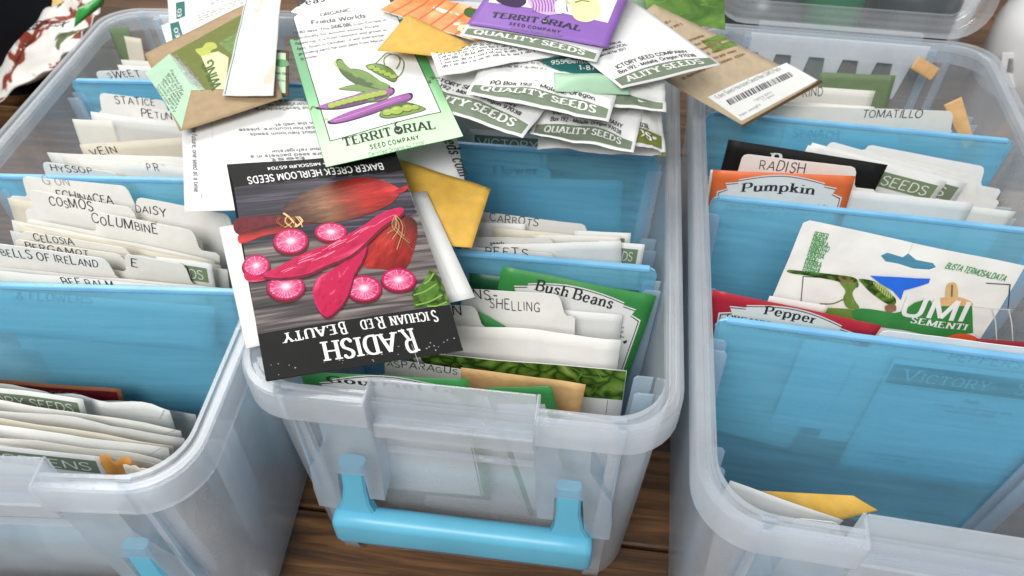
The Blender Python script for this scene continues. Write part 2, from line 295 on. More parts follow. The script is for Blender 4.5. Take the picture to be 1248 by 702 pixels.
# ------------------------------------------------------------------ stroke lettering (pen strokes swept into flat shapes)
G = {}
def gl(txt):
    for ln in txt.strip().splitlines():
        ch, w, rest = ln.strip().split(' ', 2)
        st = []
        for s in rest.split('|'):
            s = s.strip(); k = s[0]; pts = [tuple(float(q) for q in p.split(',')) for p in s[1:].split()]
            st.append((k, pts))
        G[ch] = (float(w), st)
gl('''
A .76 L0,0 .38,1|L.38,1 .76,0|L.14,.34 .62,.34
B .64 L.06,0 .06,1|C.06,1 .4,.99 .56,.86 .56,.66 .4,.54 .06,.53|C.06,.53 .42,.52 .62,.4 .62,.14 .42,.01 .06,0
C .70 C.66,.80 .54,.96 .36,1 .12,.85 .03,.5 .12,.15 .36,0 .56,.05 .68,.22
D .70 L.06,0 .06,1|C.06,1 .36,.98 .58,.84 .67,.5 .58,.16 .36,.02 .06,0
E .60 L.06,0 .06,1|L.06,1 .55,1|L.06,.53 .44,.53|L.06,0 .57,0
F .56 L.06,0 .06,1|L.06,1 .55,1|L.06,.52 .44,.52
G .74 C.66,.82 .54,.96 .36,1 .12,.85 .03,.5 .12,.15 .36,0 .56,.04 .67,.16|L.67,0 .67,.42|L.44,.42 .67,.42
H .74 L.06,0 .06,1|L.68,0 .68,1|L.06,.52 .68,.52
I .16 L.08,0 .08,1
J .46 C.38,1 .38,.3 .34,.08 .2,0 .04,.1
K .68 L.06,0 .06,1|L.62,1 .06,.42|L.25,.6 .66,0
L .56 L.06,1 .06,0|L.06,0 .53,0
M .90 L.06,0 .08,1|L.08,1 .45,.08|L.45,.08 .82,1|L.82,1 .84,0
N .74 L.06,0 .06,1|L.06,1 .68,0|L.68,0 .68,1
O .76 C.38,1 .14,.87 .03,.5 .14,.13 .38,0 .62,.13 .73,.5 .62,.87 .38,1
P .60 L.06,0 .06,1|C.06,1 .42,.99 .57,.86 .57,.6 .42,.47 .06,.46
Q .76 C.38,1 .14,.87 .03,.5 .14,.13 .38,0 .62,.13 .73,.5 .62,.87 .38,1|L.45,.25 .74,-.12
R .66 L.06,0 .06,1|C.06,1 .42,.99 .57,.86 .57,.62 .42,.49 .06,.48|L.32,.47 .64,0
S .58 C.52,.85 .4,.98 .24,.99 .08,.88 .08,.68 .28,.54 .48,.42 .54,.2 .4,.03 .2,.01 .04,.17
T .66 L.33,0 .33,1|L.02,1 .64,1
U .72 C.06,1 .06,.3 .14,.06 .36,0 .58,.06 .66,.3 .66,1
V .74 L.0,1 .37,0|L.37,0 .74,1
W 1.02 L0,1 .26,0|L.26,0 .51,.95|L.51,.95 .76,0|L.76,0 1.02,1
X .70 L.02,1 .68,0|L.68,1 .02,0
Y .70 L.02,1 .35,.48|L.68,1 .35,.48|L.35,.48 .35,0
Z .62 L.04,1 .58,1|L.58,1 .04,0|L.04,0 .59,0
a .52 C.08,.54 .2,.65 .34,.63 .42,.5 .42,0|C.42,.4 .2,.38 .06,.25 .08,.06 .24,0 .42,.14
b .56 L.06,1 .06,0|C.06,.46 .2,.63 .38,.63 .5,.5 .52,.32 .48,.12 .34,.01 .18,.02 .06,.18
c .50 C.46,.5 .34,.64 .2,.64 .06,.48 .05,.2 .18,.02 .34,.01 .47,.14
d .56 L.5,1 .5,0|C.5,.46 .36,.63 .18,.63 .06,.5 .04,.32 .08,.12 .22,.01 .38,.02 .5,.18
e .52 L.06,.36 .47,.36|C.47,.36 .45,.54 .3,.65 .12,.58 .04,.33 .12,.08 .28,0 .48,.12
f .34 C.36,.92 .26,1 .16,.92 .14,.75 .14,0|L0,.62 .3,.62
g .54 C.48,.46 .36,.63 .18,.63 .06,.5 .04,.34 .08,.14 .22,.03 .38,.04 .48,.18|C.48,.64 .48,-.1 .4,-.26 .22,-.3 .06,-.2
h .54 L.06,1 .06,0|C.06,.44 .2,.63 .36,.64 .46,.5 .47,0
i .16 L.08,.64 .08,0|L.08,.84 .08,.92
j .24 C.16,.64 .16,-.1 .1,-.26 .0,-.28|L.16,.84 .16,.92
k .50 L.06,1 .06,0|L.44,.64 .06,.24|L.2,.38 .48,0
l .16 L.08,1 .08,0
m .84 L.06,.64 .06,0|C.06,.44 .2,.63 .33,.63 .42,.5 .42,0|C.42,.44 .56,.63 .68,.63 .77,.5 .77,0
n .54 L.06,.64 .06,0|C.06,.44 .2,.63 .36,.64 .46,.5 .47,0
o .54 C.27,.65 .1,.56 .04,.33 .1,.1 .27,0 .44,.1 .5,.33 .44,.56 .27,.65
p .56 L.06,.64 .06,-.3|C.06,.46 .2,.63 .38,.63 .5,.5 .52,.32 .48,.12 .34,.01 .18,.02 .06,.18
q .56 L.5,.64 .5,-.3|C.5,.46 .36,.63 .18,.63 .06,.5 .04,.32 .08,.12 .22,.01 .38,.02 .5,.18
r .38 L.06,.64 .06,0|C.06,.4 .16,.58 .34,.62
s .44 C.4,.54 .28,.65 .14,.62 .07,.5 .14,.38 .32,.29 .38,.16 .28,.02 .14,0 .04,.12
t .34 C.14,.88 .14,.15 .2,.02 .34,.06|L0,.64 .3,.64
u .54 C.06,.64 .07,.16 .16,.01 .3,.01 .47,.2|L.47,.64 .47,0
v .50 L.0,.64 .25,0|L.25,0 .5,.64
w .76 L0,.64 .2,0|L.2,0 .38,.6|L.38,.6 .56,0|L.56,0 .76,.64
x .48 L.02,.64 .46,0|L.46,.64 .02,0
y .50 L0,.64 .26,.02|L.5,.64 .14,-.3
z .44 L.03,.64 .41,.64|L.41,.64 .03,0|L.03,0 .42,0
0 .6 C.3,1 .1,.87 .04,.5 .1,.13 .3,0 .5,.13 .56,.5 .5,.87 .3,1
1 .4 L.24,0 .24,1|L.24,1 .06,.82
2 .58 C.06,.78 .18,.97 .36,.98 .5,.82 .46,.58 .05,0|L.05,0 .54,0
3 .58 C.06,.86 .24,1 .46,.9 .46,.64 .24,.54|C.24,.54 .5,.46 .52,.16 .3,0 .05,.12
4 .6 L.42,0 .42,1|L.42,1 .04,.3|L.04,.3 .57,.3
5 .58 L.5,1 .12,1|L.12,1 .09,.56|C.09,.56 .34,.62 .52,.4 .46,.1 .24,0 .04,.12
6 .58 C.48,.95 .2,.8 .06,.4 .12,.08 .3,0 .5,.12 .5,.42 .3,.55 .1,.38
7 .56 L.04,1 .53,1|L.53,1 .2,0
8 .58 C.29,.54 .1,.66 .12,.92 .29,1 .46,.92 .48,.66 .29,.54 .08,.36 .08,.1 .29,0 .5,.1 .5,.36 .29,.54
9 .58 C.1,.05 .38,.2 .52,.6 .46,.92 .28,1 .08,.88 .08,.58 .28,.45 .48,.62
. .16 L.08,0 .08,.06
, .18 L.1,.06 .05,-.14
- .36 L.04,.36 .32,.36
' .14 L.07,.8 .07,1
: .16 L.08,.06 .08,.14|L.08,.46 .08,.54
! .16 L.08,.3 .08,1|L.08,0 .08,.06
/ .4 L0,-.1 .4,1.05
& .72 C.7,.05 .3,.55 .2,.8 .34,.98 .48,.84 .42,.64 .1,.36 .1,.06 .34,0 .54,.14 .66,.42
* .4 L.2,.3 .2,.8|L.02,.42 .38,.68|L.38,.42 .02,.68
( .3 C.26,1.05 .08,.75 .08,.25 .26,-.1
) .3 C.04,1.05 .22,.75 .22,.25 .04,-.1
''')
STY = dict(sans=(.10, .10, 0), bold=(.17, .17, 0), serif=(.20, .075, 1), serifl=(.12, .055, 1), slab=(.22, .12, 1), hand=(.10, .10, 0), marker=(.12, .12, 0))
def catmull(p, n=5):
    if len(p) < 3: return list(p)
    out = []; closed = p[0] == p[-1]
    for i in range(len(p) - 1):
        p0 = p[i - 1] if i else (p[-2] if closed else p[0]); p1 = p[i]; p2 = p[i + 1]; p3 = p[i + 2] if i + 2 < len(p) else (p[1] if closed else p[-1])
        for k in range(n):
            t = k / n
            out.append(tuple(.5 * (2 * b + (c - a) * t + (2 * a - 5 * b + 4 * c - d) * t * t + (-a + 3 * b - 3 * c + d) * t ** 3) for a, b, c, d in zip(p0, p1, p2, p3)))
    out.append(p[-1]); return out
def sweep(pts, wf):                         # quads + joints of a pen stroke
    polys = []
    for i in range(len(pts) - 1):
        a, b = Vector(pts[i]), Vector(pts[i + 1]); d = b - a
        if d.length < 1e-6: continue
        w = wf(i, d) / 2; n = Vector((-d.y, d.x)).normalized() * w
        polys.append([a - n, b - n, b + n, a + n])
        if i:
            polys.append([a + Vector((math.cos(k * PI / 3), math.sin(k * PI / 3))) * w * .98 for k in range(6)])
    return polys
def union(polys):
    vs = []; fs = []
    for p in polys:
        k = len(vs); vs += [Vector(q) for q in p]; fs.append(list(range(k, k + len(p))))
    if not fs: return [], []
    r = delaunay_2d_cdt(vs, [], fs, 1, 1e-5)
    return r[0], [list(f) for f, o in zip(r[2], r[5]) if o]
GC = {}
def glyph(ch, sty):
    k = (ch, sty)
    if k in GC: return GC[k]
    th, tn, ser = STY[sty]; w, sts = G[ch]; polys = []
    for kind, p in sts:
        q = catmull(p, 4) if kind == 'C' else p
        polys += sweep(q, lambda i, d: tn + (th - tn) * abs(d.y) / d.length)
        if ser:
            ends = [q[0], q[-1]] if kind == 'L' else ([q[0], q[-1]] if ch in 'UJhnmufra' else [])
            d = Vector(q[-1]) - Vector(q[0])
            top = 1.0 if not ch.islower() else .64
            for e in ends:
                if kind == 'L' and abs(d.y) > abs(d.x) * .8 and abs(d.y) > .3 and (abs(e[1]) < .03 or abs(e[1] - top) < .03 or abs(e[1] - 1) < .03 or abs(e[1] + .3) < .02):
                    if ch in 'AVWMNvwZz' and (e[1] > .9) == (ch in 'AMN') and ch != 'N': continue
                    s = .13 + th * .35; hgt = tn * .95; yy = e[1] - hgt if e[1] > .3 else e[1]
                    lx, rx = (s, s) if not (ch.islower() and e[1] > .3) else (s, 0)
                    polys.append([Vector((e[0] - lx, yy)), Vector((e[0] + rx, yy)), Vector((e[0] + rx, yy + hgt)), Vector((e[0] - lx, yy + hgt))])
                elif kind == 'C' and (abs(e[1]) < .02 or abs(e[1] - 1) < .02) and ch not in 'ea':
                    hgt = tn * .95; yy = e[1] - hgt if e[1] > .3 else e[1]; s = .14
                    if ch in 'Uhnmu': polys.append([Vector((e[0] - s, yy)), Vector((e[0] + s, yy)), Vector((e[0] + s, yy + hgt)), Vector((e[0] - s, yy + hgt))])
            if kind == 'L' and abs(d.x) > abs(d.y) and ch in 'EFTLZz' :
                e = max(q, key=lambda t: t[0]); sg = -1 if e[1] > .5 else 1
                es = [e] + ([min(q, key=lambda t: t[0])] if ch == 'T' else [])
                if e[1] > .9 or e[1] < .05 or (ch in 'z' and e[1] > .5):
                    for e in es: polys.append([Vector((e[0] - tn * .6, e[1])), Vector((e[0] + tn * .6, e[1])), Vector((e[0] + tn * .6, e[1] + sg * .24)), Vector((e[0] - tn * .6, e[1] + sg * .24))])
    GC[k] = (w, *union(polys)); return GC[k]
def text_width(s, sty='sans', xs=1.0, sp=.13):
    if STY[sty][2]: sp = sp + .09
    t = 0
    for ch in s: t += (.34 if ch == ' ' else glyph(ch, sty)[0] + sp) if (ch == ' ' or ch in G) else .3
    return t * xs

# ------------------------------------------------------------------ a sheet of paper in space and what is printed on it
def fill(pts, sp):
    xs = [p[0] for p in pts]; ys = [p[1] for p in pts]
    if max(max(xs) - min(xs), max(ys) - min(ys)) < sp * 1.2:
        t = geometry.tessellate_polygon([[Vector((p[0], p[1], 0)) for p in pts]])
        return [Vector(p[:2]) for p in pts], [list(f) for f in t]
    ring = []
    for i in range(len(pts)):
        a, b = Vector(pts[i][:2]), Vector(pts[(i + 1) % len(pts)][:2]); n = max(1, int((b - a).length / sp + .5))
        for k in range(n): ring.append(a.lerp(b, k / n))
    vs = list(ring)
    def inside(x, y):
        c = False; j = len(ring) - 1
        for i in range(len(ring)):
            a, b = ring[i], ring[j]
            if (a.y > y) != (b.y > y) and x < (b.x - a.x) * (y - a.y) / (b.y - a.y) + a.x: c = not c
            j = i
        return c
    y = min(ys) + sp * .5; row = 0
    while y < max(ys):
        x = min(xs) + sp * (.5 if row % 2 else .25)
        while x < max(xs):
            if inside(x, y) and min((Vector((x, y)) - q).length for q in ring) > sp * .35: vs.append(Vector((x, y)))
            x += sp
        y += sp; row += 1
    r = delaunay_2d_cdt(vs, [], [list(range(len(ring)))], 1, 1e-6)
    return r[0], [list(f) for f in r[2]]

SEED = [0]
class Sheet:
    def __init__(s, TL, TR, BR, BL, bulge=.10, wob=.05, freq=.35, curl=0.0, fold=None):
        s.c = [Vector(p) for p in (TL, TR, BR, BL)]
        s.w = ((s.c[1] - s.c[0]).length + (s.c[2] - s.c[3]).length) / 2
        s.h = ((s.c[3] - s.c[0]).length + (s.c[2] - s.c[1]).length) / 2
        s.n = ((s.c[1] + s.c[2] - s.c[0] - s.c[3]).cross(s.c[0] + s.c[1] - s.c[2] - s.c[3])).normalized()
        s.bulge, s.wob, s.freq, s.curl, s.fold = bulge, wob, freq, curl, fold
        SEED[0] += 1; s.sd = SEED[0] * 7.31
    def bump(s, x, y):
        u, v = min(1, max(0, x / s.w)), min(1, max(0, y / s.h))
        b = s.bulge * math.sin(PI * u) * math.sin(PI * v) + s.curl * (2 * u - 1) ** 2 * .5
        b += s.wob * noise.noise(Vector((x * s.freq + s.sd, y * s.freq, s.sd)))
        if s.wob > .07: b += s.wob * .35 * noise.noise(Vector((x * s.freq * 2.7, y * s.freq * 2.7 + s.sd, s.sd)))
        if s.fold: b += s.fold(u, v)
        return b
    def P(s, x, y, off=0.0):
        u, v = x / s.w, y / s.h; a, b, c, d = s.c
        return (a * (1 - u) + b * u) * (1 - v) + (d * (1 - u) + c * u) * v + s.n * (s.bump(x, y) + off)
    def inv(s, px, py):                     # pixel of the photograph -> place on the flat sheet
        d = ray(px, py); n = s.n; o = sum(s.c, Vector()) / 4
        p = CAM + d * ((o - CAM).dot(n) / d.dot(n))
        ax = (s.c[1] - s.c[0] + s.c[2] - s.c[3]).normalized(); ay = n.cross(ax) * -1
        q = lambda r: Vector((r.dot(ax), r.dot(ay)))
        A, B, C, D = [q(r - s.c[0]) for r in s.c]; t = q(p - s.c[0]); u = v = .5
        for _ in range(12):
            f = (A * (1 - u) + B * u) * (1 - v) + (D * (1 - u) + C * u) * v - t
            fu = (B - A) * (1 - v) + (C - D) * v; fv = (D - A) * (1 - u) + (C - B) * u
            det = fu.x * fv.y - fu.y * fv.x
            u -= (f.x * fv.y - f.y * fv.x) / det; v -= (fu.x * f.y - fu.y * f.x) / det
        return (u * s.w, v * s.h)
class Art:
    def __init__(s, sheet): s.s = sheet; s.parts = {}; s.cur = None; s.w, s.h = sheet.w, sheet.h; s.rng = random.Random(SEED[0])
    def part(s, n): s.cur = s.parts.setdefault(n, MB()); return s
    def put(s, v2, tris, mat, layer, uvf=None):
        off = .006 * layer + .004 if not s.s.fold else .013 * layer + .03
        s.cur.add([s.s.P(p[0], p[1], off) for p in v2], [(f if s.flip(v2, f) else f[::-1]) for f in tris], mat, [uvf(p) for p in v2] if uvf else [(p[0] / 10, p[1] / 10) for p in v2])
    def flip(s, v, f):
        a, b, c = v[f[0]], v[f[1]], v[f[2]]
        return (b[0] - a[0]) * (c[1] - a[1]) - (b[1] - a[1]) * (c[0] - a[0]) < 0
    def poly(s, pts, mat, layer=1, sp=None, uvf=None):
        v, t = fill(pts, sp or (.35 if s.s.fold else max(.6, s.w / 10))); s.put(v, t, mat, layer, uvf)
    def rect(s, x0, y0, x1, y1, mat, layer=1): s.poly([(x0, y0), (x1, y0), (x1, y1), (x0, y1)], mat, layer)
    def ell(s, cx, cy, rx, ry, mat, layer=1, rot=0, n=20, jit=0):
        c, q = math.cos(rot), math.sin(rot); pts = []
        for k in range(n):
            a = 2 * PI * k / n; r = 1 + (s.rng.random() - .5) * jit; x, y = rx * math.cos(a) * r, ry * math.sin(a) * r
            pts.append((cx + c * x - q * y, cy + q * x + c * y))
        s.poly(pts, mat, layer)
    def stroke(s, pts, w, mat, layer=2, smooth=True):
        p = catmull(pts, 4) if smooth else pts
        wf = (lambda i, d: w) if not callable(w) else (lambda i, d: w(i / max(1, len(p) - 2)))
        v, t = union(sweep(p, wf)); s.put(v, t, mat, layer)
    def blob(s, pts, mat, layer=2, n=5, uvf=None, axis=None, sp=None):
        if axis:                            # texture runs along an axis: u along, v across (-1..1)
            a, b = Vector(axis[0]), Vector(axis[1]); d = (b - a); L_ = d.length; d = d / L_; hw = axis[2]
            uvf = lambda p: ((Vector(p[:2]) - a).dot(d) / L_, (Vector(p[:2]) - a).dot(Vector((-d.y, d.x))) / hw)
        p = catmull(list(pts) + [pts[0]], n)[:-1]; s.poly(p, mat, layer, sp, uvf)
    def px(s, pts, T=None):
        return [s.s.inv(*(T(*p) if T else p)) for p in pts]
    def text(s, t, x, y, size, mat='ink', sty='sans', align='l', rot=0.0, xs=1.0, sp=.13, arc=0.0, layer=3, jit=0.0, slant=0.0):
        ser = .09 if STY[sty][2] else 0
        W = text_width(t, sty, xs, sp) * size; x0 = {'l': 0, 'c': -W / 2, 'r': -W}[align]
        c, q = math.cos(rot), math.sin(rot); pen = x0; vs = []; fs = []
        for ch in t:
            if ch == ' ' or ch not in G: pen += .34 * size * xs; continue
            w, gv, gf = glyph(ch, sty); k = len(vs)
            ja = (s.rng.random() - .5) * jit; jy = (s.rng.random() - .5) * jit * .5 * size; js = 1 + (s.rng.random() - .5) * jit
            for p in gv:
                gx = p[0] * js + p[1] * (slant + ja * .6); gy = p[1] * js
                lx = pen + gx * size * xs; ly = -(gy * size) + jy
                if arc: ly += arc * ((lx - x0 - W / 2) / max(.01, W / 2)) ** 2
                vs.append((x + c * lx - q * ly, y + q * lx + c * ly))
            fs += [[j + k for j in f] for f in gf]
            pen += (w + sp + ser) * size * xs * js
        if vs: s.put(vs, fs, mat, layer)
    def greek(s, x0, y0, x1, rows, lead, size, mat='softink', layer=3, ragged=.25):   # lines too small to read
        for r in range(rows):
            y = y0 + r * lead; end = x1 - s.rng.random() * ragged * (x1 - x0) if r % 4 == 3 or ragged > .4 else x1 - s.rng.random() * .06 * (x1 - x0); x = x0
            vs = []; fs = []
            while x < end:
                w = size * (.6 + s.rng.random() * 2.2)
                n = max(1, int(w / (size * .55)))
                for k in range(n):
                    xx = x + k * size * .55; hh = size * (.62 if s.rng.random() < .65 else 1)
                    b = len(vs); ww = size * .36
                    vs += [(xx, y - hh), (xx + ww, y - hh), (xx + ww, y), (xx, y)]; fs += [[b, b + 1, b + 2], [b, b + 2, b + 3]]
                x += w + size * .5
            if vs: s.put(vs, fs, mat, layer)
    def barcode(s, x0, y0, x1, y1, mat='ink', layer=3, along='x'):
        t = 0.0; L = (x1 - x0) if along == 'x' else (y1 - y0)
        while t < L:
            a = L * (.006 + .006 * s.rng.randint(0, 2)); b = t + a
            if along == 'x': s.put([(x0 + t, y0), (x0 + b, y0), (x0 + b, y1), (x0 + t, y1)], [[0, 1, 2], [0, 2, 3]], mat, layer)
            else: s.put([(x0, y0 + t), (x1, y0 + t), (x1, y0 + b), (x0, y0 + b)], [[0, 1, 2], [0, 2, 3]], mat, layer)
            t = b + L * (.007 + .006 * s.rng.randint(0, 2))
    def finish(s, root, origin):
        for n, mb in s.parts.items():
            if mb.f: mb.build(n, root, origin)

def pouch(sheet, mat, thick=.12, g=14, edge=.03, outline=None):
    mb = MB(); nx = g; ny = max(6, int(g * sheet.h / sheet.w)); ny = min(ny, 24)
    fr = []; bk = []; uv = []
    for j in range(ny + 1):
        for i in range(nx + 1):
            u, v = i / nx, j / ny; x, y = u * sheet.w, v * sheet.h
            t = edge * .5 + thick * (math.sin(PI * u) * math.sin(PI * v)) ** .5
            fr.append(sheet.P(x, y)); bk.append(sheet.P(x, y, -t)); uv.append((x / 10, y / 10))
    k = len(fr); fs = []
    ix = lambda i, j: j * (nx + 1) + i
    for j in range(ny):
        for i in range(nx):
            fs.append((ix(i, j), ix(i, j + 1), ix(i + 1, j + 1), ix(i + 1, j)))
            fs.append((k + ix(i, j), k + ix(i + 1, j), k + ix(i + 1, j + 1), k + ix(i, j + 1)))
    bd = [ix(i, 0) for i in range(nx)] + [ix(nx, j) for j in range(ny)] + [ix(i, ny) for i in range(nx, 0, -1)] + [ix(0, j) for j in range(ny, 0, -1)]
    for a, b in zip(bd, bd[1:] + bd[:1]): fs.append((a, b, k + b, k + a))
    mb.add(fr + bk, fs, mat, uv + uv); return mb
def cutsheet(sheet, outline, mat, thick=.035, sp=1.0):
    v, t = fill(outline, sp); mb = MB(); n = len(v)
    fl = [(b if ((v[b[1]] - v[b[0]]).cross(v[b[2]] - v[b[0]]) < 0) else b[::-1]) for b in t]
    uv = [(p[0] / 10, p[1] / 10) for p in v]
    mb.add([sheet.P(p[0], p[1]) for p in v] + [sheet.P(p[0], p[1], -thick) for p in v], fl + [[k + n for k in f[::-1]] for f in fl], mat, uv + uv)
    cnt = {}
    for f in fl:
        for a, b in zip(f, f[1:] + f[:1]): cnt[(a, b)] = 1
    for (a, b) in list(cnt):
        if (b, a) not in cnt: mb.add([mb.v[a], mb.v[b], mb.v[b + n], mb.v[a + n]], [(0, 3, 2, 1)], mat)
    return mb

DBG = []
def packet(name, label, cat, group, sheet, mat, art=None, thick=.12, g=14, outline=None, smooth=True):
    org = (sheet.c[2] + sheet.c[3]) / 2
    mb = cutsheet(sheet, outline, mat, sp=.45 if sheet.fold else 1.0) if outline else pouch(sheet, mat, thick, g)
    o = mb.build(name, None, org, smooth=smooth and not outline)
    tag(o, label, cat, group)
    if art:
        A = Art(sheet); A.part('print'); art(A); A.finish(o, org)
    DBG.append((label[:40], round(sheet.w, 1), round(sheet.h, 1), round(sheet.c[0].z, 1), round(sheet.c[2].z, 1)))
    return o
# a packet standing in a box: its top edge runs between two pixels of the photograph, at depth Y of the box
def clamp_in(b, c):                        # keep a packet's corners inside the tapering walls
    x0, y0, a = BOX[b]; co, si = math.cos(a), math.sin(a); out = []
    for p in c:
        dx, dy = p.x - x0, p.y - y0; lx, ly = co * dx + si * dy, -si * dx + co * dy
        if p.z < BOXH:
            m = wid(ly) - .95 - 1.15 * (1 - p.z / BOXH); m -= max(0, 3.4 - ly) * .55; lx = max(-m, min(m, lx)); ly = max(ly, 1.0 + .9 * (1 - p.z / BOXH))
        out.append(to_world(b, (lx, ly, p.z)))
    return out
def autolean(b, Y, h, lean):              # packets fan out: their feet stand closer together than their tops
    if lean == 0: return 0.0
    fl = [0.0] + [DY[b, k] for k in (1, 2, 3)] + [BOXL]
    Y0 = max(q for q in fl if q < Y) ; Y0 = 1.5 if Y0 == 0 else Y0
    Yb = Y0 + .35 + max(0, Y - Y0 - .35) * .80
    return math.degrees(math.asin(max(0, min(.35, (Y - Yb) / max(3, h)))))
def stand(b, Y, tl, tr, mat, label, art=None, name='seed_packet', cat='seed packet', lean=8, h=11.0, group=None, thick=.10, bulge=.06, wob=.06, Y2=None, g=12, fold=None):
    TL = atbox(b, *tl, Y); TR = atbox(b, *tr, Y if Y2 is None else Y2)
    e = (TR - TL).normalized(); a = math.radians(autolean(b, Y, min(h, TL.z - .8), lean)); yaw = BOX[b][2]
    back = Vector((-math.sin(yaw), math.cos(yaw), 0)); dn = -back * math.sin(a) - Vector((0, 0, 1)) * math.cos(a)
    dn = (dn - e * dn.dot(e)).normalized()
    zlow = min(TL.z, TR.z); h = min(h, (zlow - .8) / max(.3, abs(dn.z)))
    sh = Sheet(*clamp_in(b, (TL, TR, TR + dn * h, TL + dn * h)), bulge=bulge, wob=wob, fold=fold)
    return packet(name, label, cat, group, sh, mat, art, thick, g)
# a filing card with a raised tab, the tab's top edge between two pixels
def tabcard(b, Y, tl, tr, text, label, size=.62, tpx=None, tp1=None, xl=1.0, xr=3.0, th=1.3, hb=8.0, lean=8, mat='card', ink='pen', sty='hand', rot=0.0, extra=None, group='handwritten tab cards in the boxes'):
    TL = atbox(b, *tl, Y); TR = atbox(b, *tr, Y)
    e = (TR - TL).normalized(); a = math.radians(autolean(b, Y, min(hb, TL.z - .8), lean)); yaw = BOX[b][2]
    back = Vector((-math.sin(yaw), math.cos(yaw), 0)); dn = -back * math.sin(a) - Vector((0, 0, 1)) * math.cos(a)
    dn = (dn - e * dn.dot(e)).normalized(); hb = min(hb, (min(TL.z, TR.z) - .8) / abs(dn.z))
    sh = Sheet(TL, TR, TR + dn * hb, TL + dn * hb, bulge=.04, wob=.06)
    w = sh.w
    out = [(-xl, th + .15), (-xl + .15, th), (-.15, th), (0, th - .15), (.02, .3), (.1, .1), (.3, 0), (w - .35, 0), (w - .15, .08), (w - .02, .3), (w + .15, th - .2), (w + .3, th), (w + xr - .15, th), (w + xr, th + .15), (w + xr, hb), (-xl, hb)]
    def art(A):
        A.part('handwriting')
        if text and tp1: fit(A, text, tpx, tp1, size, ink, sty, jit=.34, sp=.2)
        elif text:
            x, y = sh.inv(*tpx) if tpx else (w * .15, .85)
            A.text(text, x, y, size, ink, sty, jit=.22, rot=rot, sp=.2)
        if extra: extra(A)
    return packet('tab_card', label, 'tab card', group, sh, mat, art, outline=out)
# a packet lying on the heap: the four corners of its printed side, as pixel and height
def lying(cs, mat, label, art=None, name='seed_packet', cat='seed packet', group=None, thick=.15, bulge=.12, wob=.06, g=18, freq=.35, curl=0.0, fold=None, outline=None):
    sh = Sheet(*[atz(*c) for c in cs], bulge=bulge, wob=wob, freq=freq, curl=curl, fold=fold)
    return packet(name, label, cat, group, sh, mat, art, thick, g, outline=outline(sh) if outline else None)

# ================================================================== THE SETTING
def table():
    mb = MB(); rng = random.Random(3); y = -75.0
    ys = []
    while y < 130: ys.append((y, y + 12.9)); y += 13.1
    for (a, b) in ys: mb.box(-130, 130, a, b, -2.4, rng.uniform(-.08, 0), 'table_wood')
    mb.box(-130, 130, -75, 130, -3.2, -2.5, 'table_wood')
    o = mb.build('table_top', bevel=.12, bseg=1); tag(o, kind='structure')
table()

# ================================================================== THE STORAGE BOXES
CUT = 3.55
def ring(d, z, R, rec=0.0):
    x1 = HW - d; y0 = d; y1 = BOXL - d; R = max(.2, R); pts = []
    def arc(cx, cy, a0):
        for k in range(1, 8):
            a = a0 + PI / 2 * k / 8; pts.append((cx + R * math.cos(a), cy + R * math.sin(a), z))
    fx = [-x1 + R, -7.15, -7.0, -CUT, -CUT / 2, 0, CUT / 2, CUT, 7.0, 7.15, x1 - R]
    for i, x in enumerate(fx): pts.append((x, y0 + (rec if 2 <= i <= 8 else 0), z))
    arc(x1 - R, y0 + R, -PI / 2)
    ns = 12
    for k in range(ns + 1): pts.append((x1, y0 + R + (y1 - y0 - 2 * R) * k / ns, z))
    arc(x1 - R, y1 - R, 0)
    for x in reversed(fx): pts.append((x, y1, z))
    arc(-x1 + R, y1 - R, PI / 2)
    for k in range(ns + 1): pts.append((-x1, y1 - R - (y1 - y0 - 2 * R) * k / ns, z))
    arc(-x1 + R, y0 + R, PI)
    return [(x * wid(y) / HW, y, z) for x, y, z in pts]
def shell(prof, mat, mb, skip=None):
    rings = [ring(*p) for p in prof]; n = len(rings[0]); k0 = len(mb.v); vs = [p for r in rings for p in r]; fs = []
    for i in range(len(rings) - 1):
        for j in range(n):
            j2 = (j + 1) % n
            if skip and skip(i) and j in (3, 4, 5, 6): continue
            fs.append((i * n + j, i * n + j2, (i + 1) * n + j2, (i + 1) * n + j))
    mb.add(vs, fs, mat); return n
H = BOXH
def extrude_outline(mb, pts, y0, y1, mat, cap_front=True):
    n = len(pts); vs = [(x, y0, z) for x, z in pts] + [(x, y1, z) for x, z in pts]; fs = [(i, (i + 1) % n, n + (i + 1) % n, n + i) for i in range(n)]
    t = geometry.tessellate_polygon([[Vector((x, z, 0)) for x, z in pts]])
    if cap_front: fs += [tuple(f) for f in t]
    mb.add(vs, fs, mat)
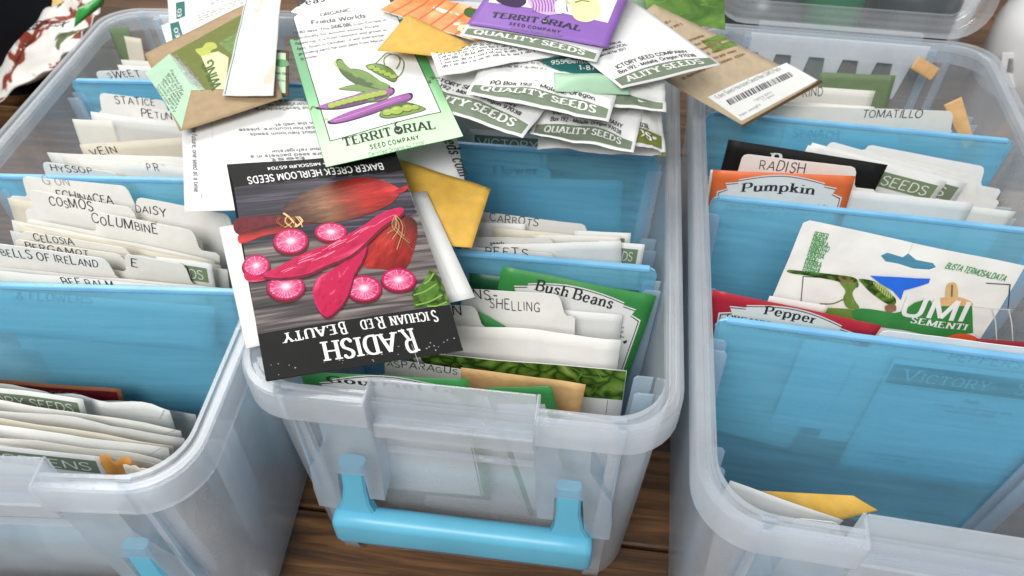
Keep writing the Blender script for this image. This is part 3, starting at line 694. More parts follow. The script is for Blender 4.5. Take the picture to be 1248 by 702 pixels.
def storage_box(with_lid):
    root = empty('storage_box', (0, 0, 0))
    mb = MB()
    # outer wall, inner wall, floor; the front is set back between the corner posts
    shell([(.56, H - .4, 2.1), (.58, H - 1.75, 2.1), (.62, H - 2.3, 2.1, .93), (.82, 8, 2.1, .75), (1.1, 1.2, 2.0, .55), (1.25, .35, 1.9, .45), (1.6, 0, 1.6, .4)], 'frosted', mb)
    shell([(.76, H - .4, 2.0), (.78, H - 1.9, 2.0), (.82, H - 2.45, 2.0, .93), (1.02, 8, 1.9, .75), (1.3, 1.2, 1.8, .55), (1.75, .32, 1.5, .4)], 'frosted', mb)
    for z, d, r_ in ((0, 1.6, 1.6), (.32, 1.75, 1.5)):
        r = ring(d, z, r_, .4); k = len(r); mb.add(r, [tuple(range(k))], 'frosted')
    mb.build('tub', root, smooth=35)
    # rim with a skirt, left open in the middle of the front for the latch
    mb = MB()
    shell([(.14, H - 1.62, 2.4), (.0, H - 1.60, 2.5), (.02, H - .14, 2.5), (.05, H - .06, 2.5), (.11, H, 2.45), (.34, H, 2.4), (.38, H - .14, 2.35), (.55, H - .14, 2.3), (.59, H + .01, 2.25), (.74, H + .01, 2.2), (.80, H - .05, 2.15), (.82, H - .45, 2.1)], 'frosted_rim', mb, skip=lambda i: True)
    shell([(.14, H - 1.62, 2.4), (.17, H - .34, 2.35), (.50, H - .36, 2.2), (.60, H - .40, 2.1)], 'frosted_rim', mb, skip=lambda i: True)
    mb.build('rim', root, smooth=35)
    # latch seat in the gap of the rim: upright plate, two cheeks, a ledge with a lip
    mb = MB()
    mb.box(-CUT + .1, CUT - .1, 1.22, 1.36, H - 2.4, H + .12, 'frosted_rim')
    for s in (-1, 1):
        x = s * CUT
        pts = [(0.0, H - 1.62), (0.02, H - .1), (.15, H + .03), (1.37, H + .14), (1.37, H - 2.6), (.45, H - 2.6)]
        vs = [(x - .07, y, z) for y, z in pts] + [(x + .07, y, z) for y, z in pts]; n = len(pts)
        mb.add(vs, [tuple(range(n)), tuple(range(2 * n - 1, n - 1, -1))] + [(i, n + i, n + (i + 1) % n, (i + 1) % n) for i in range(n)], 'frosted_rim')
    mb.box(-CUT + .1, CUT - .1, .32, 1.21, H - 1.95, H - 1.82, 'frosted_rim')
    mb.box(-CUT + .1, CUT - .1, .30, .44, H - 2.75, H - 1.80, 'frosted_rim')
    mb.box(-CUT + .1, CUT - .1, 1.1, 1.45, H - 5.2, H - 5.08, 'frosted')
    mb.build('latch_seat', root, bevel=.04)
    # the two brackets which carry the handle
    for s in (-1, 1):
        pts = [(5.9, 14.2), (5.95, 12.6), (6.5, 11.4), (7.1, 10.2), (7.3, 8.2), (7.32, 6.6), (6.1, 6.5), (5.95, 8.4), (5.8, 10.05), (4.5, 10.1), (4.5, 7.95), (3.75, 7.95), (3.6, 10.5), (3.55, 14.2)]
        pts = [(s * x, z) for x, z in pts]
        if s < 0: pts = pts[::-1]
        mb = MB(); extrude_outline(mb, pts, .38, 1.75, 'frosted_fin'); mb.build('handle_bracket', root)
    # posts at the front corners
    for s in (-1, 1):
        mb = MB(); extrude_outline(mb, [(s * 7.06, H - 1.8), (s * 7.16, H - 1.8), (s * 7.16, 8.0), (s * 7.06, 8.0)][::s], .5, 1.4, 'frosted_fin'); mb.build('front_rib', root)
    # blue swing handle
    bm = bmesh.new(); n = 18; prof = []
    rr = .55; y0, y1, z0, z1 = -.45, .85, 4.25, 6.75
    for cx, cy, a0 in ((y1 - rr, z1 - rr, 0), (y0 + rr, z1 - rr, PI / 2), (y0 + rr, z0 + rr, PI), (y1 - rr, z0 + rr, 1.5 * PI)):
        for k in range(5):
            a = a0 + PI / 2 * k / 4; prof.append((cx + rr * math.cos(a), cy + rr * math.sin(a)))
    mb = MB(); m = len(prof); xs = [-6.55, -6.45, -6.2, -4.6, 0, 4.6, 6.2, 6.45, 6.55]; sc = [.72, .9, 1, .98, .96, .98, 1, .9, .72]
    vs = []; fs = []
    for x, k in zip(xs, sc):
        for (y, z) in prof: vs.append((x, .2 + (y - .2) * k, 5.5 + (z - 5.5) * k))
    for i in range(len(xs) - 1):
        for j in range(m): fs.append((i * m + j, (i + 1) * m + j, (i + 1) * m + (j + 1) % m, i * m + (j + 1) % m))
    fs += [tuple(range(m)), tuple(range(len(vs) - 1, len(vs) - m - 1, -1))]
    mb.add(vs, fs, 'handle_blue')
    for s in (-1, 1):                       # arms: tapered and waisted
        secs = [(6.45, 4.15, 5.2), (6.5, 4.35, 6.4), (6.0, 4.6, 7.4), (5.78, 4.62, 8.6), (5.7, 4.55, 10.6)]
        vs = []; fs = []
        for (xo, xi, z) in secs:
            t = (z - 5.2) / 5.4; ya, yb = .05 + .5 * t, .75 + .35 * t; c = .12
            for x, y in ((xo - c, ya), (xo, ya + c), (xo, yb - c), (xo - c, yb), (xi + c, yb), (xi, yb - c), (xi, ya + c), (xi + c, ya)): vs.append((s * x, y, z))
        for i in range(len(secs) - 1):
            for j in range(8):
                q = (i * 8 + j, i * 8 + (j + 1) % 8, (i + 1) * 8 + (j + 1) % 8, (i + 1) * 8 + j); fs.append(q if s > 0 else q[::-1])
        fs.append(tuple(range(len(vs) - 8, len(vs)))); mb.add(vs, fs, 'handle_blue')
    o = mb.build('handle', root, smooth=40); 
    bv = o.modifiers.new('bevel', 'BEVEL'); bv.width = .04 * S; bv.segments = 2; bv.limit_method = 'ANGLE'; bv.angle_limit = math.radians(50)
    # upright fins inside the long walls, between which the dividers slide
    for s in (-1, 1):
        for k in range(1, 8):
            y = BOXL * k / 8; top = H - (1.5 if k % 2 == 0 else 3.2)
            for dy in ((-.34, .34) if k % 2 == 0 else (-.5, .5)):
                xw = lambda z: s * (wid(y) - .82 - .55 * (1 - z / H))
                mb = MB(); pts = [(xw(top), top), (xw(top) - s * .75, top), (xw(top) - s * .9, top - .2), (xw(1) - s * .9, 1), (xw(1), 1)]
                if s > 0: pts = pts[::-1]
                vs = [(x, y + dy - .05, z) for x, z in pts] + [(x, y + dy + .05, z) for x, z in pts]; n = 5
                mb.add(vs, [tuple(range(n)), tuple(range(2 * n - 1, n - 1, -1))] + [(i, (i + 1) % n, n + (i + 1) % n, n + i) for i in range(n)], 'frosted_fin')
                mb.build('divider_rail', root)
    # hinge comb on the inside of the back wall: a bar with hanging teeth between two uprights
    mb = MB(); y = BOXL - .95
    mb.box(-6.0, 6.0, y - .18, y, H - 1.5, H - .1, 'frosted_white')
    for k in range(5):
        x = -4.6 + k * 2.3
        mb.add([(x - .62, y - .2, H - 1.45), (x + .62, y - .2, H - 1.45), (x + .26, y - .2, H - 4.2), (x - .26, y - .2, H - 4.2), (x - .62, y - .05, H - 1.45), (x + .62, y - .05, H - 1.45), (x + .26, y - .05, H - 4.2), (x - .26, y - .05, H - 4.2)],
               [(0, 3, 2, 1), (4, 5, 6, 7), (0, 4, 7, 3), (1, 2, 6, 5), (3, 7, 6, 2)], 'frosted_white')
    mb.build('hinge_comb', root)
    for s in (-1, 1):
        mb = MB(); mb.box(s * 6.2 - .25, s * 6.2 + .25, y - .5, y - .05, 2.0, H - .2, 'frosted_fin'); mb.build('back_upright', root, bevel=.08)
    if with_lid:
        # lid swung open behind the back rim
        lid = empty('lid', (0, BOXL - .2, H - .2)); lid.parent = root; lid.rotation_euler.x = math.radians(-14)
        def lring(d, y, R=2.4, Hh=38.0):
            x1 = HW - .4 - d; pts = []; z0 = .6 + d; z1 = Hh - d; R = max(.4, R - d)
            for cx, cz, a0 in ((x1 - R, z0 + R, -PI / 2), (x1 - R, z1 - R, 0), (-x1 + R, z1 - R, PI / 2), (-x1 + R, z0 + R, PI)):
                for k in range(7):
                    a = a0 + PI / 2 * k / 6; pts.append((cx + R * math.cos(a), y, cz + R * math.sin(a)))
            return pts
        prof = [lring(0, -1.4), lring(.02, -.1), lring(.12, .1), lring(.45, .12), lring(.62, -.1), lring(.9, -.1), lring(1.0, .15), lring(1.25, .15), lring(1.35, -.25), lring(1.4, -.3)]
        mb = MB(); n = len(prof[0])
        mb.add([p for r in prof for p in r], [(i * n + j, i * n + (j + 1) % n, (i + 1) * n + (j + 1) % n, (i + 1) * n + j) for i in range(len(prof) - 1) for j in range(n)], 'frosted_rim')
        mb.build('lid_rim', lid, smooth=True)
        r = prof[-1]; mb = MB(); mb.add(r, [tuple(range(len(r)))], 'lid_clear'); mb.build('lid_panel', lid)
        mb = MB(); mb.box(-5.5, 5.5, -.5, .1, -.5, .62, 'frosted_rim'); mb.build('hinge', lid, bevel=.08)
    return root
LBL = {'M': 'middle frosted plastic box, under the heap of seed packets', 'R': 'frosted plastic box at the right with its clear lid open',
       'L': 'frosted plastic box at the left, filled with flower tab cards'}
def place_box(k, root):
    x, y, a = BOX[k]; root.location = (x * S, y * S, 0); root.rotation_euler.z = a
    tag(root, LBL[k], 'storage box', 'clear storage boxes with blue handles')
mid = storage_box(False); place_box('M', mid)
def copy_tree(o, parent=None):
    c = o.copy(); col.objects.link(c); c.parent = parent
    for ch in list(o.children): copy_tree(ch, c)
    return c
lft = copy_tree(mid); place_box('L', lft)
rgt = storage_box(True); place_box('R', rgt)

# ================================================================== BLUE DIVIDERS
def divider(b, Y, label, top=H - .55, lean=0.0):
    x, y, a = BOX[b]; w = wid(Y) - 1.12; r = .5
    mb = MB()
    pts = [(-w + .75, .5), (w - .75, .5), (w - .05, top - .7), (w, top - r), (w - .15, top - .12), (w - .4, top), (-w + .4, top), (-w + .15, top - .12), (-w, top - r), (-w + .05, top - .7)]
    n = len(pts); nx = 1
    vs = [(px, -.06, pz) for px, pz in pts] + [(px, .06, pz) for px, pz in pts]
    mb.add(vs, [tuple(range(n)), tuple(range(2 * n - 1, n - 1, -1))], 'blue_divider')
    mb.add(vs, [(i, n + i, n + (i + 1) % n, (i + 1) % n) for i in range(n)], 'blue_divider_edge')
    o = mb.build('divider', None); o.location = to_world(b, (0, Y, 0)) * S; o.rotation_euler.z = a
    tag(o, label, 'divider', 'blue plastic dividers in the boxes')
    bead = MB(); bead.box(-w + .4, w - .4, -.16, .16, top - .18, top + .06, 'blue_divider_edge'); bead.build('top_bead', o, bevel=.06)
    return o
DY = {}
for b, k, px, py, lab in (('M', 1, 690, 318, 'blue divider behind the bush beans packet in the middle box'),
                          ('M', 2, 690, 184, 'blue divider in the middle box with the heap of packets over its top edge'),
                          ('M', 3, None, 29.4, 'blue divider near the back of the middle box, under the heap'),
                          ('R', 1, 1000, 404, 'blue divider at the front of the right box with a green-banded packet showing through'),
                          ('R', 2, 1000, 253, 'blue divider in front of the pumpkin packet in the right box'),
                          ('R', 3, 1000, 149, 'blue divider in the right box with the spinach card showing through'),
                          ('L', 1, 150, 351, 'blue divider at the front of the left box with flowers handwritten on it'),
                          ('L', 2, 130, 217, 'blue divider between the cosmos tab and the hyssop tab in the left box'),
                          ('L', 3, 130, 98, 'blue divider behind the statice tab in the left box')):
    Y = py if px is None else boxY(b, px, py, H - .55)
    DY[b, k] = Y; print('divider', b, k, round(Y, 2))
    divider(b, Y, lab)

# ================================================================== PACKETS: what is printed on them
def crop(ox, oy, s): return lambda x, y: (ox + x / s, oy + y / s)
def fit(A, t, p0, p1, size, mat='ink', sty='sans', T=None, arc=0.0, layer=3, jit=0.0, sp=.13, slant=0.0):
    a, b = [Vector(q) for q in A.px([p0, p1], T)]; d = b - a; base = text_width(t, sty, 1.0, sp) * size
    A.text(t, a.x, a.y, size, mat, sty, 'l', math.atan2(d.y, d.x), d.length / base, sp, arc, layer, jit, slant)
def slab(bl, z0, br, z1, h, rise=0.0, flip=False, **kw):     # rectangle lying with its photo-side bottom edge between two pixels
    BL, BR = atz(*bl, z0), atz(*br, z1); e = (BR - BL).normalized(); up = Vector((0, 0, 1)).cross(e).normalized() * math.sqrt(max(.01, h * h - rise * rise)) + Vector((0, 0, rise))
    c = [BL + up, BR + up, BR, BL]
    if flip: c = c[2:] + c[:2]
    return Sheet(*c, **kw)
def flat(name, label, sh, mat, art, cat='seed packet', group=None, thick=.15, g=18): return packet(name, label, cat, group, sh, mat, art, thick, g)
GH = 'packets heaped on the middle box'

def quality_art(words='QUALITY SEEDS', l1='VICTORY SEED COMPANY', l2='PO Box 192 - Molalla, Oregon 97038', band='sage', greek=True, hb=1.15):
    def f(A):
        w, h = A.w, A.h; m = .18
        A.part('band'); top = lambda u: h - m - hb * (.62 + .38 * math.sin(PI * u))
        A.poly([(m, h - m)] + [(m + (w - 2 * m) * k / 10, top(k / 10)) for k in range(11)] + [(w - m, h - m)], band, 1)
        A.part('lettering')
        s = hb * .42; W = max(.1, text_width(words, 'slab', 1, .13) * s)
        A.text(words, w / 2, h - m - hb * .40, s, 'white', 'slab', 'c', 0, min(1.5, (w - 1.3) / W), arc=hb * .22)
        for t, yy, s2 in ((l2, .30, .26), (l1, .72, .27)):
            if t:
                W = text_width(t, 'bold', 1) * s2; A.text(t, w / 2, h - m - hb - yy + .12, s2, 'ink', 'bold', 'c', 0, min(1.3, (w - 1.6) / W), arc=hb * .25)
        if greek: A.greek(.7, h * .18, w * .6, 4, .36, .15); A.greek(.7, h * .38, w * .5, 3, .36, .15)
    return f
def label_art(title, border, sub=None, panel='white', ink='ink', size=.75, drop=.35, sub2=None, third=None, body=True, titlepx=None, lines=()):
    # coloured packet with a pale label panel that has an arched top and notched corners
    def f(A):
        w, h = A.w, A.h; m = .45; s = .35
        A.part('label_panel')
        L, R, t = m, w - m, drop
        def shape(g):
            return [(L + g, h - .4), (L + g, t + 1.35 + g), (L + .5, t + 1.1 + g), (L + .35 + g * .5, t + .75 + g), (L + 1.0, t + .62 + g)] + \
                   [(L + 1.0 + (R - L - 2.0) * k / 8, t + .45 - .42 * math.sin(PI * k / 8) + g) for k in range(9)] + \
                   [(R - 1.0, t + .62 + g), (R - .35 - g * .5, t + .75 + g), (R - .5, t + 1.1 + g), (R - g, t + 1.35 + g), (R - g, h - .4)]
        A.poly(shape(-.07), panel, 1); A.poly(shape(0), ink, 2); A.poly(shape(.05), panel, 3)
        A.part('lettering')
        W = text_width(title, 'serif') * size
        for q in lines: fit(A, q[0], q[1], q[2], q[3], ink, 'serif', layer=4)
        if titlepx: fit(A, title, titlepx[0], titlepx[1], size, ink, 'serif', layer=4, arc=.06)
        else: A.text(title, w / 2, t + .62 + size * .72, size, ink, 'serif', 'c', 0, min(1.25, (w - 2.4) / W), arc=.16, layer=4)
        y = t + .62 + size * .72 + .5
        for q, s2 in ((sub, .34), (sub2, .42), (third, .36)):
            if q:
                W = text_width(q, 'serif') * s2
                A.text(q, w / 2, y, s2, ink, 'serif', 'c', 0, min(1.3, (w - 1.8) / W), arc=.12, layer=4); y += s2 + .2
        if body: A.greek(1.0, y + .4, w - 1.0, 3, .32, .15, layer=4)
    return f
def band_art(words, band='seedgreen', side='r', frame=False):
    def f(A):
        w, h = A.w, A.h
        A.part('band'); A.rect(.3, .35, w - .3, 1.35, band, 1)
        if frame:
            A.rect(.3, 1.35, .36, h - .4, 'softink', 1); A.rect(w - .36, 1.35, w - .3, h - .4, 'softink', 1)
        A.part('lettering'); W = max(.1, text_width(words, 'sans') * .62)
        A.text(words, w / 2, 1.16, .6, 'white', 'sans', 'c', 0, min(1.4, (w - .9) / W))
        A.greek(1.2, 2.2, w - 1.2, 2, .35, .16)
    return f
def leaf_art(mat='leafphoto', bottom=None):
    def f(A):
        A.part('picture'); A.rect(.0, .0, A.w, A.h if bottom is None else bottom, mat, 1, ) if False else A.poly([(.02, .02), (A.w - .02, .02), (A.w - .02, bottom or A.h - .02), (.02, bottom or A.h - .02)], mat, 1)
        for k in range(16):                 # leaf veins in all directions
            x = A.rng.uniform(.5, A.w - .5); y = A.rng.uniform(.2, (bottom or A.h) - .3); a = A.rng.uniform(0, PI); r = A.rng.uniform(.25, .6)
            if y + r * abs(math.sin(a)) < (bottom or A.h): A.stroke([(x - r * math.cos(a), max(.05, y - r * math.sin(a))), (x, y + .06), (x + r * math.cos(a), y + r * math.sin(a))], .03, 'leaflight', 2)
    return f
def flap_art(A):                            # plain envelope: a glued flap drawn by a seam line
    A.part('seam'); A.stroke([(.3, .0), (A.w * .12, .9), (A.w * .88, .9), (A.w - .3, .0)], .035, 'greyw', 1, smooth=False)
def env_seams(A):                           # glued flaps of a small coin envelope
    A.part('seam'); w, h = A.w, A.h
    A.stroke([(w * .06, .05), (w * .2, h * .42), (w * .8, h * .40), (w * .95, .05)], .03, 'straw', 1, smooth=False); A.stroke([(w * .5, h * .42), (w * .51, h - .05)], .03, 'straw', 1)
    for k in range(5):
        x, y = A.rng.uniform(.3, w - 1), A.rng.uniform(.3, h - .4); A.stroke([(x, y), (x + .4, y + A.rng.uniform(-.2, .2)), (x + .9, y + A.rng.uniform(-.3, .3))], .018, 'straw', 1)

# ------------------------------------------------------------------ the radish packet, lying upside down at the front of the heap
c7 = crop(260, 180, 2.339)
def radish_art(A):
    P = lambda pts: A.px(pts, c7)
    A.part('picture')
    q8 = crop(280, 200, 2.7); P8 = lambda pts: A.px(pts, q8)
    ax = lambda p, q, w: (*P8([p, q]), w)
    A.poly(P([(57, 108), (540, 68), (676, 447), (128, 536)]), 'plankphoto', 1)
    A.poly(P([(57, 108), (540, 68), (580, 190), (470, 230), (330, 262), (200, 262), (85, 280)]), 'plankdark', 2)
    A.blob(P8([(18, 180), (100, 172), (190, 176), (300, 196), (240, 205), (150, 212), (30, 232)]), 'rootdark', 3)
    A.blob(P8([(30, 232), (90, 212), (150, 200), (205, 208), (180, 226), (110, 238), (38, 262)]), 'redstrip', 4, axis=ax((30, 246), (205, 214), .55), sp=.4)
    A.blob(P8([(165, 160), (230, 108), (310, 72), (400, 52), (480, 52), (545, 78), (560, 96), (535, 132), (470, 165), (400, 188), (330, 200), (270, 200), (215, 190)]), 'bigroot', 5, axis=ax((170, 165), (555, 92), 2.35), sp=.4)
    A.blob(P8([(545, 92), (585, 76), (582, 92), (550, 104)]), 'rootred', 7)
    for k in range(12):
        x = 165 + k * 6; A.stroke(P8([(x, 178), (x + A.rng.uniform(-12, 16), 195), (x + A.rng.uniform(-14, 26), 214)]), A.rng.uniform(.03, .06), A.rng.choice(['straw', 'brown', 'straw']), 8)
    A.stroke(P8([(178, 165), (200, 182), (225, 212)]), .10, 'straw', 8)
    A.blob(P8([(490, 215), (545, 172), (605, 182), (618, 225), (606, 290), (575, 350), (505, 350), (440, 340), (450, 290)]), 'blockroot', 3, axis=ax((470, 350), (585, 180), 2.9), sp=.4)
    A.poly(P8([(662, 342), (690, 372), (725, 462), (606, 474), (600, 425), (640, 385)]), 'leafphoto', 3)
    A.blob(P8([(620, 408), (660, 385), (690, 400), (672, 440), (630, 455)]), 'leaf', 4)
    for c_, d_ in (((605, 432), (680, 395)), ((612, 465), (700, 430)), ((640, 395), (672, 360)), ((650, 468), (715, 452))):
        A.stroke(P8([c_, ((c_[0] + d_[0]) / 2, (c_[1] + d_[1]) / 2 + 6), d_]), .07, 'leaflight', 5)
    def slice_(cx, cy, rx, ry):
        c0 = Vector(P8([(cx, cy)])[0]); ex = Vector(P8([(cx + rx, cy)])[0]) - c0; ey = Vector(P8([(cx, cy + ry)])[0]) - c0; det = ex.x * ey.y - ex.y * ey.x
        uvf = lambda p: (((p[0] - c0.x) * ey.y - (p[1] - c0.y) * ey.x) / det, (ex.x * (p[1] - c0.y) - ex.y * (p[0] - c0.x)) / det)
        A.blob(P8([(cx + (rx + 3) * math.cos(t * PI / 8), cy + 6 + (ry + 3) * math.sin(t * PI / 8)) for t in range(16)]), 'rootdark', 6, n=3)
        A.blob(P8([(cx + rx * math.cos(t * PI / 8), cy + ry * math.sin(t * PI / 8)) for t in range(16)]), 'sliceflesh', 7, n=3, uvf=uvf, sp=.4)
    for q in ((203, 258, 57, 41), (335, 230, 52, 31), (88, 336, 45, 36), (187, 408, 62, 44), (443, 413, 57, 42), (556, 383, 56, 37)): slice_(*q)
    A.blob(P8([(50, 358), (95, 372), (140, 366), (150, 378), (90, 390), (55, 384)]), 'longflesh', 8, axis=ax((50, 370), (150, 372), .5))
    lo = [(452, 268), (440, 320), (410, 372), (395, 425), (365, 475), (322, 508), (290, 478), (276, 425), (292, 380), (345, 350), (400, 312)]
    A.blob(P8([(x + 3, y + 8) for x, y in lo]), 'rootdark', 9)
    A.blob(P8(lo), 'pinkdeep', 10); A.blob(P8([(352 + (x - 352) * .93, 390 + (y - 390) * .95) for x, y in lo]), 'longflesh', 11, axis=ax((300, 500), (445, 280), 1.65))
    hi = [(110, 372), (150, 352), (190, 330), (250, 300), (350, 262), (440, 210), (500, 168), (555, 150), (574, 156), (560, 176), (510, 208), (455, 262), (400, 308), (320, 342), (260, 368), (180, 380)]
    A.blob(P8([(x + 3, y + 9) for x, y in hi]), 'rootdark', 12)
    A.blob(P8(hi), 'pinkdeep', 13); A.blob(P8([(340 + (x - 340) * .98, 275 + (y - 275) * .95) for x, y in hi]), 'longflesh', 14, axis=ax((110, 392), (572, 150), 1.75))
    for k in range(24):
        t = A.rng.random(); x = 170 + 330 * t; y = 352 - 95 * t - 62 * t * t + A.rng.uniform(-14, 16)
        A.stroke(P8([(x, y), (x + 20, y - 8 - 6 * t), (x + A.rng.uniform(32, 55), y - 15 - 14 * t)]), A.rng.uniform(.012, .032), A.rng.choice(['pinkpale', 'pinklight', 'pinklight']), 15)
    for k in range(12):
        A.stroke(P8([(545 + A.rng.uniform(-3, 5), 175), (555 + A.rng.uniform(-30, 25), 215), (550 + A.rng.uniform(-60, 55), 245 + A.rng.uniform(-10, 60))]), .016, A.rng.choice(['straw', 'rootbrown']), 16)
    A.part('top_band'); A.poly(P([(38, 47), (521, 17), (542, 72), (57, 110)]), 'black', 2)
    A.part('title_band'); A.poly(P([(128, 534), (674, 446), (712, 575), (152, 667)]), 'black', 2)
    A.part('maker_lettering')
    fit(A, 'BAKER CREEK HEIRLOOM SEEDS', (481, 48), (91, 82), .40, 'white', 'bold', c7, sp=.2)
    fit(A, '* MISSOURI 65704', (318, 42), (150, 54), .18, 'white', 'bold', c7)
    A.part('title_lettering')
    fit(A, 'S', (632, 463), (614, 466), .56, 'white', 'serif', c7); fit(A, 'ICHUAN', (608, 468), (497, 484), .44, 'white', 'serif', c7, layer=3)
    fit(A, 'R', (480, 483), (458, 487), .56, 'white', 'serif', c7); fit(A, 'ED', (450, 490), (413, 496), .44, 'white', 'serif', c7)
    fit(A, 'B', (372, 499), (352, 503), .56, 'white', 'serif', c7); fit(A, 'EAUTY', (344, 506), (190, 532), .44, 'white', 'serif', c7) if False else fit(A, 'EAUTY', (344, 507), (192, 535), .44, 'white', 'serif', c7)
    fit(A, 'R', (562, 515), (524, 522), 1.12, 'white', 'serif', c7); fit(A, 'ADISH', (512, 527), (300, 558), .88, 'white', 'serif', c7)
    A.part('wear')
    for k in range(26):
        x = A.rng.uniform(150, 700); t = (x - 150) / 550; y = 655 - 88 * t - A.rng.uniform(-4, 30) ; A.ell(*A.px([(x, y)], c7)[0], .015 + .03 * A.rng.random(), .012 + .02 * A.rng.random(), 'midink', 3, n=5)
    A.stroke(P([(565, 560), (582, 605), (590, 628)]), .02, 'midink', 3)
sh = Sheet(atz(564.4, 426, 17.1), atz(325, 465, 17.1), atz(276, 200, 19.9), atz(482, 187, 20.1), bulge=.12, wob=.05)
flat('seed_packet', 'radish seed packet with a picture of sliced pink radishes, lying upside down', sh, 'black', radish_art, group=GH, thick=.12, g=22)

sh = Sheet(atz(267, 277, 18.0), atz(519, 232, 18.4), atz(579, 362, 17.0), atz(300, 425, 16.75), bulge=.05, wob=.04)
flat('seed_packet', 'plain white packet turned face down directly under the radish packet', sh, 'white', lambda A: (A.part('seam'), A.rect(A.w - .75, .1, A.w - .71, A.h - .1, 'greyw', 1)), group=GH, thick=.12)

# ------------------------------------------------------------------ white envelope with upside-down lines, left of the heap
c4 = crop(200, 0, 2.7)
def env_art(A):
    A.part('seam')
    A.stroke(A.px([(64, 300), (135, 308), (150, 330), (172, 640), (165, 676), (90, 692)], c4), .035, 'greyw', 1)
    A.stroke(A.px([(60, 482), (150, 488), (540, 492)], c4), .03, 'greyw', 1)
    A.part('lettering')
    fit(A, 'Preserving the future, one seed at a time.', (88, 342), (100, 640), .30, 'softink', 'bold', c4)
    fit(A, 'TM', (117, 642), (124, 655), .12, 'softink', 'sans', c4)
    fit(A, 'eds.com', (541, 172), (561, 216), .72, 'ink', 'serif', None)
    for t, a, b in (('nterest & Instagram', (458, 324), (278, 332)), ('ctorySeeds on', (472, 338), (334, 344)), ('and SaveSeeds.org', (490, 352), (298, 358)), ('on the web at:', (500, 402), (357, 410)), ('rical horticulture, please', (510, 418), (244, 426)),
                    ('about heirloom seeds,', (515, 433), (274, 441)), ('your refrigerator.', (520, 488), (345, 498)), ('ore seed packets in a', (524, 504), (282, 515)), ('best', (460, 518), (345, 525))):
        fit(A, t, a, b, .25, 'softink', 'bold', c4)
sh = Sheet(atz(220, 110, 17.6), atz(549, 168, 18.3), atz(570, 219, 17.9), atz(225, 258, 17.1), bulge=.05, wob=.04)
sh = Sheet(atz(220, 110, 17.7), atz(552, 140, 18.3), atz(571, 246, 17.7), atz(225, 258, 17.1), bulge=.05, wob=.04)
flat('seed_envelope', 'white envelope printed with upside down lines and a vertical slogan along its left edge', sh, 'bright', env_art, 'envelope', GH, thick=.08, g=20)

sh = Sheet(atz(470, 190, 18.5), atz(598, 231, 18.0), atz(575, 301, 17.4), atz(440, 290, 17.6), bulge=.1, wob=.16)
flat('coin_envelope', 'golden yellow envelope poking out to the right of the radish packet', sh, 'yellow', env_seams, 'envelope', GH, thick=.1)

# ------------------------------------------------------------------ peas packet
c5 = crop(440, 0, 3.343)
def grad_mat(name, h, stops):
    m, nt, out = newmat(name); L = nt.links.new; uv = N(nt, 'ShaderNodeTexCoord'); sx = N(nt, 'ShaderNodeSeparateXYZ'); L(uv.outputs['UV'], sx.inputs[0])
    d = N(nt, 'ShaderNodeMath', operation='DIVIDE'); d.inputs[1].default_value = h / 10; L(sx.outputs[1], d.inputs[0]); r = ramp(nt, d.outputs[0], stops)
    b = N(nt, 'ShaderNodeBsdfPrincipled', i_Roughness=.4); L(r.outputs[0], b.inputs['Base Color']); L(b.outputs[0], out.inputs[0]); return name
grad_mat('peas_border', 11.0, [(.0, (.03, .20, .06)), (.45, (.06, .30, .10)), (.72, (.26, .52, .25)), (.86, (.40, .62, .36)), (1.0, (.42, .64, .38))])
def territorial_words(A, p, T=None, ink='ink'):
    fit(A, 'TERRIT', p[0], p[1], p[6], ink, 'serif', T, layer=4); fit(A, 'RIAL', p[2], p[3], p[6], ink, 'serif', T, layer=4)
    a, b = [Vector(q) for q in A.px([p[1], p[2]], T)]; m = (a + b) / 2; s = p[6]
    A.ell(m.x, m.y - s * .45, s * .36, s * .5, ink, 4); A.stroke([(m.x, m.y - s * .8), (m.x - s * .1, m.y - s * 1.2), (m.x + s * .2, m.y - s * 1.5)], s * .12, ink, 4)
    A.stroke([(m.x - s * .2, m.y - s * .5), (m.x, m.y - s * .3), (m.x + s * .2, m.y - s * .55)], s * .09, 'palegreen', 5)
    fit(A, 'SEED COMPANY', p[4], p[5], s * .48, ink, 'bold', T, layer=4, sp=.35)
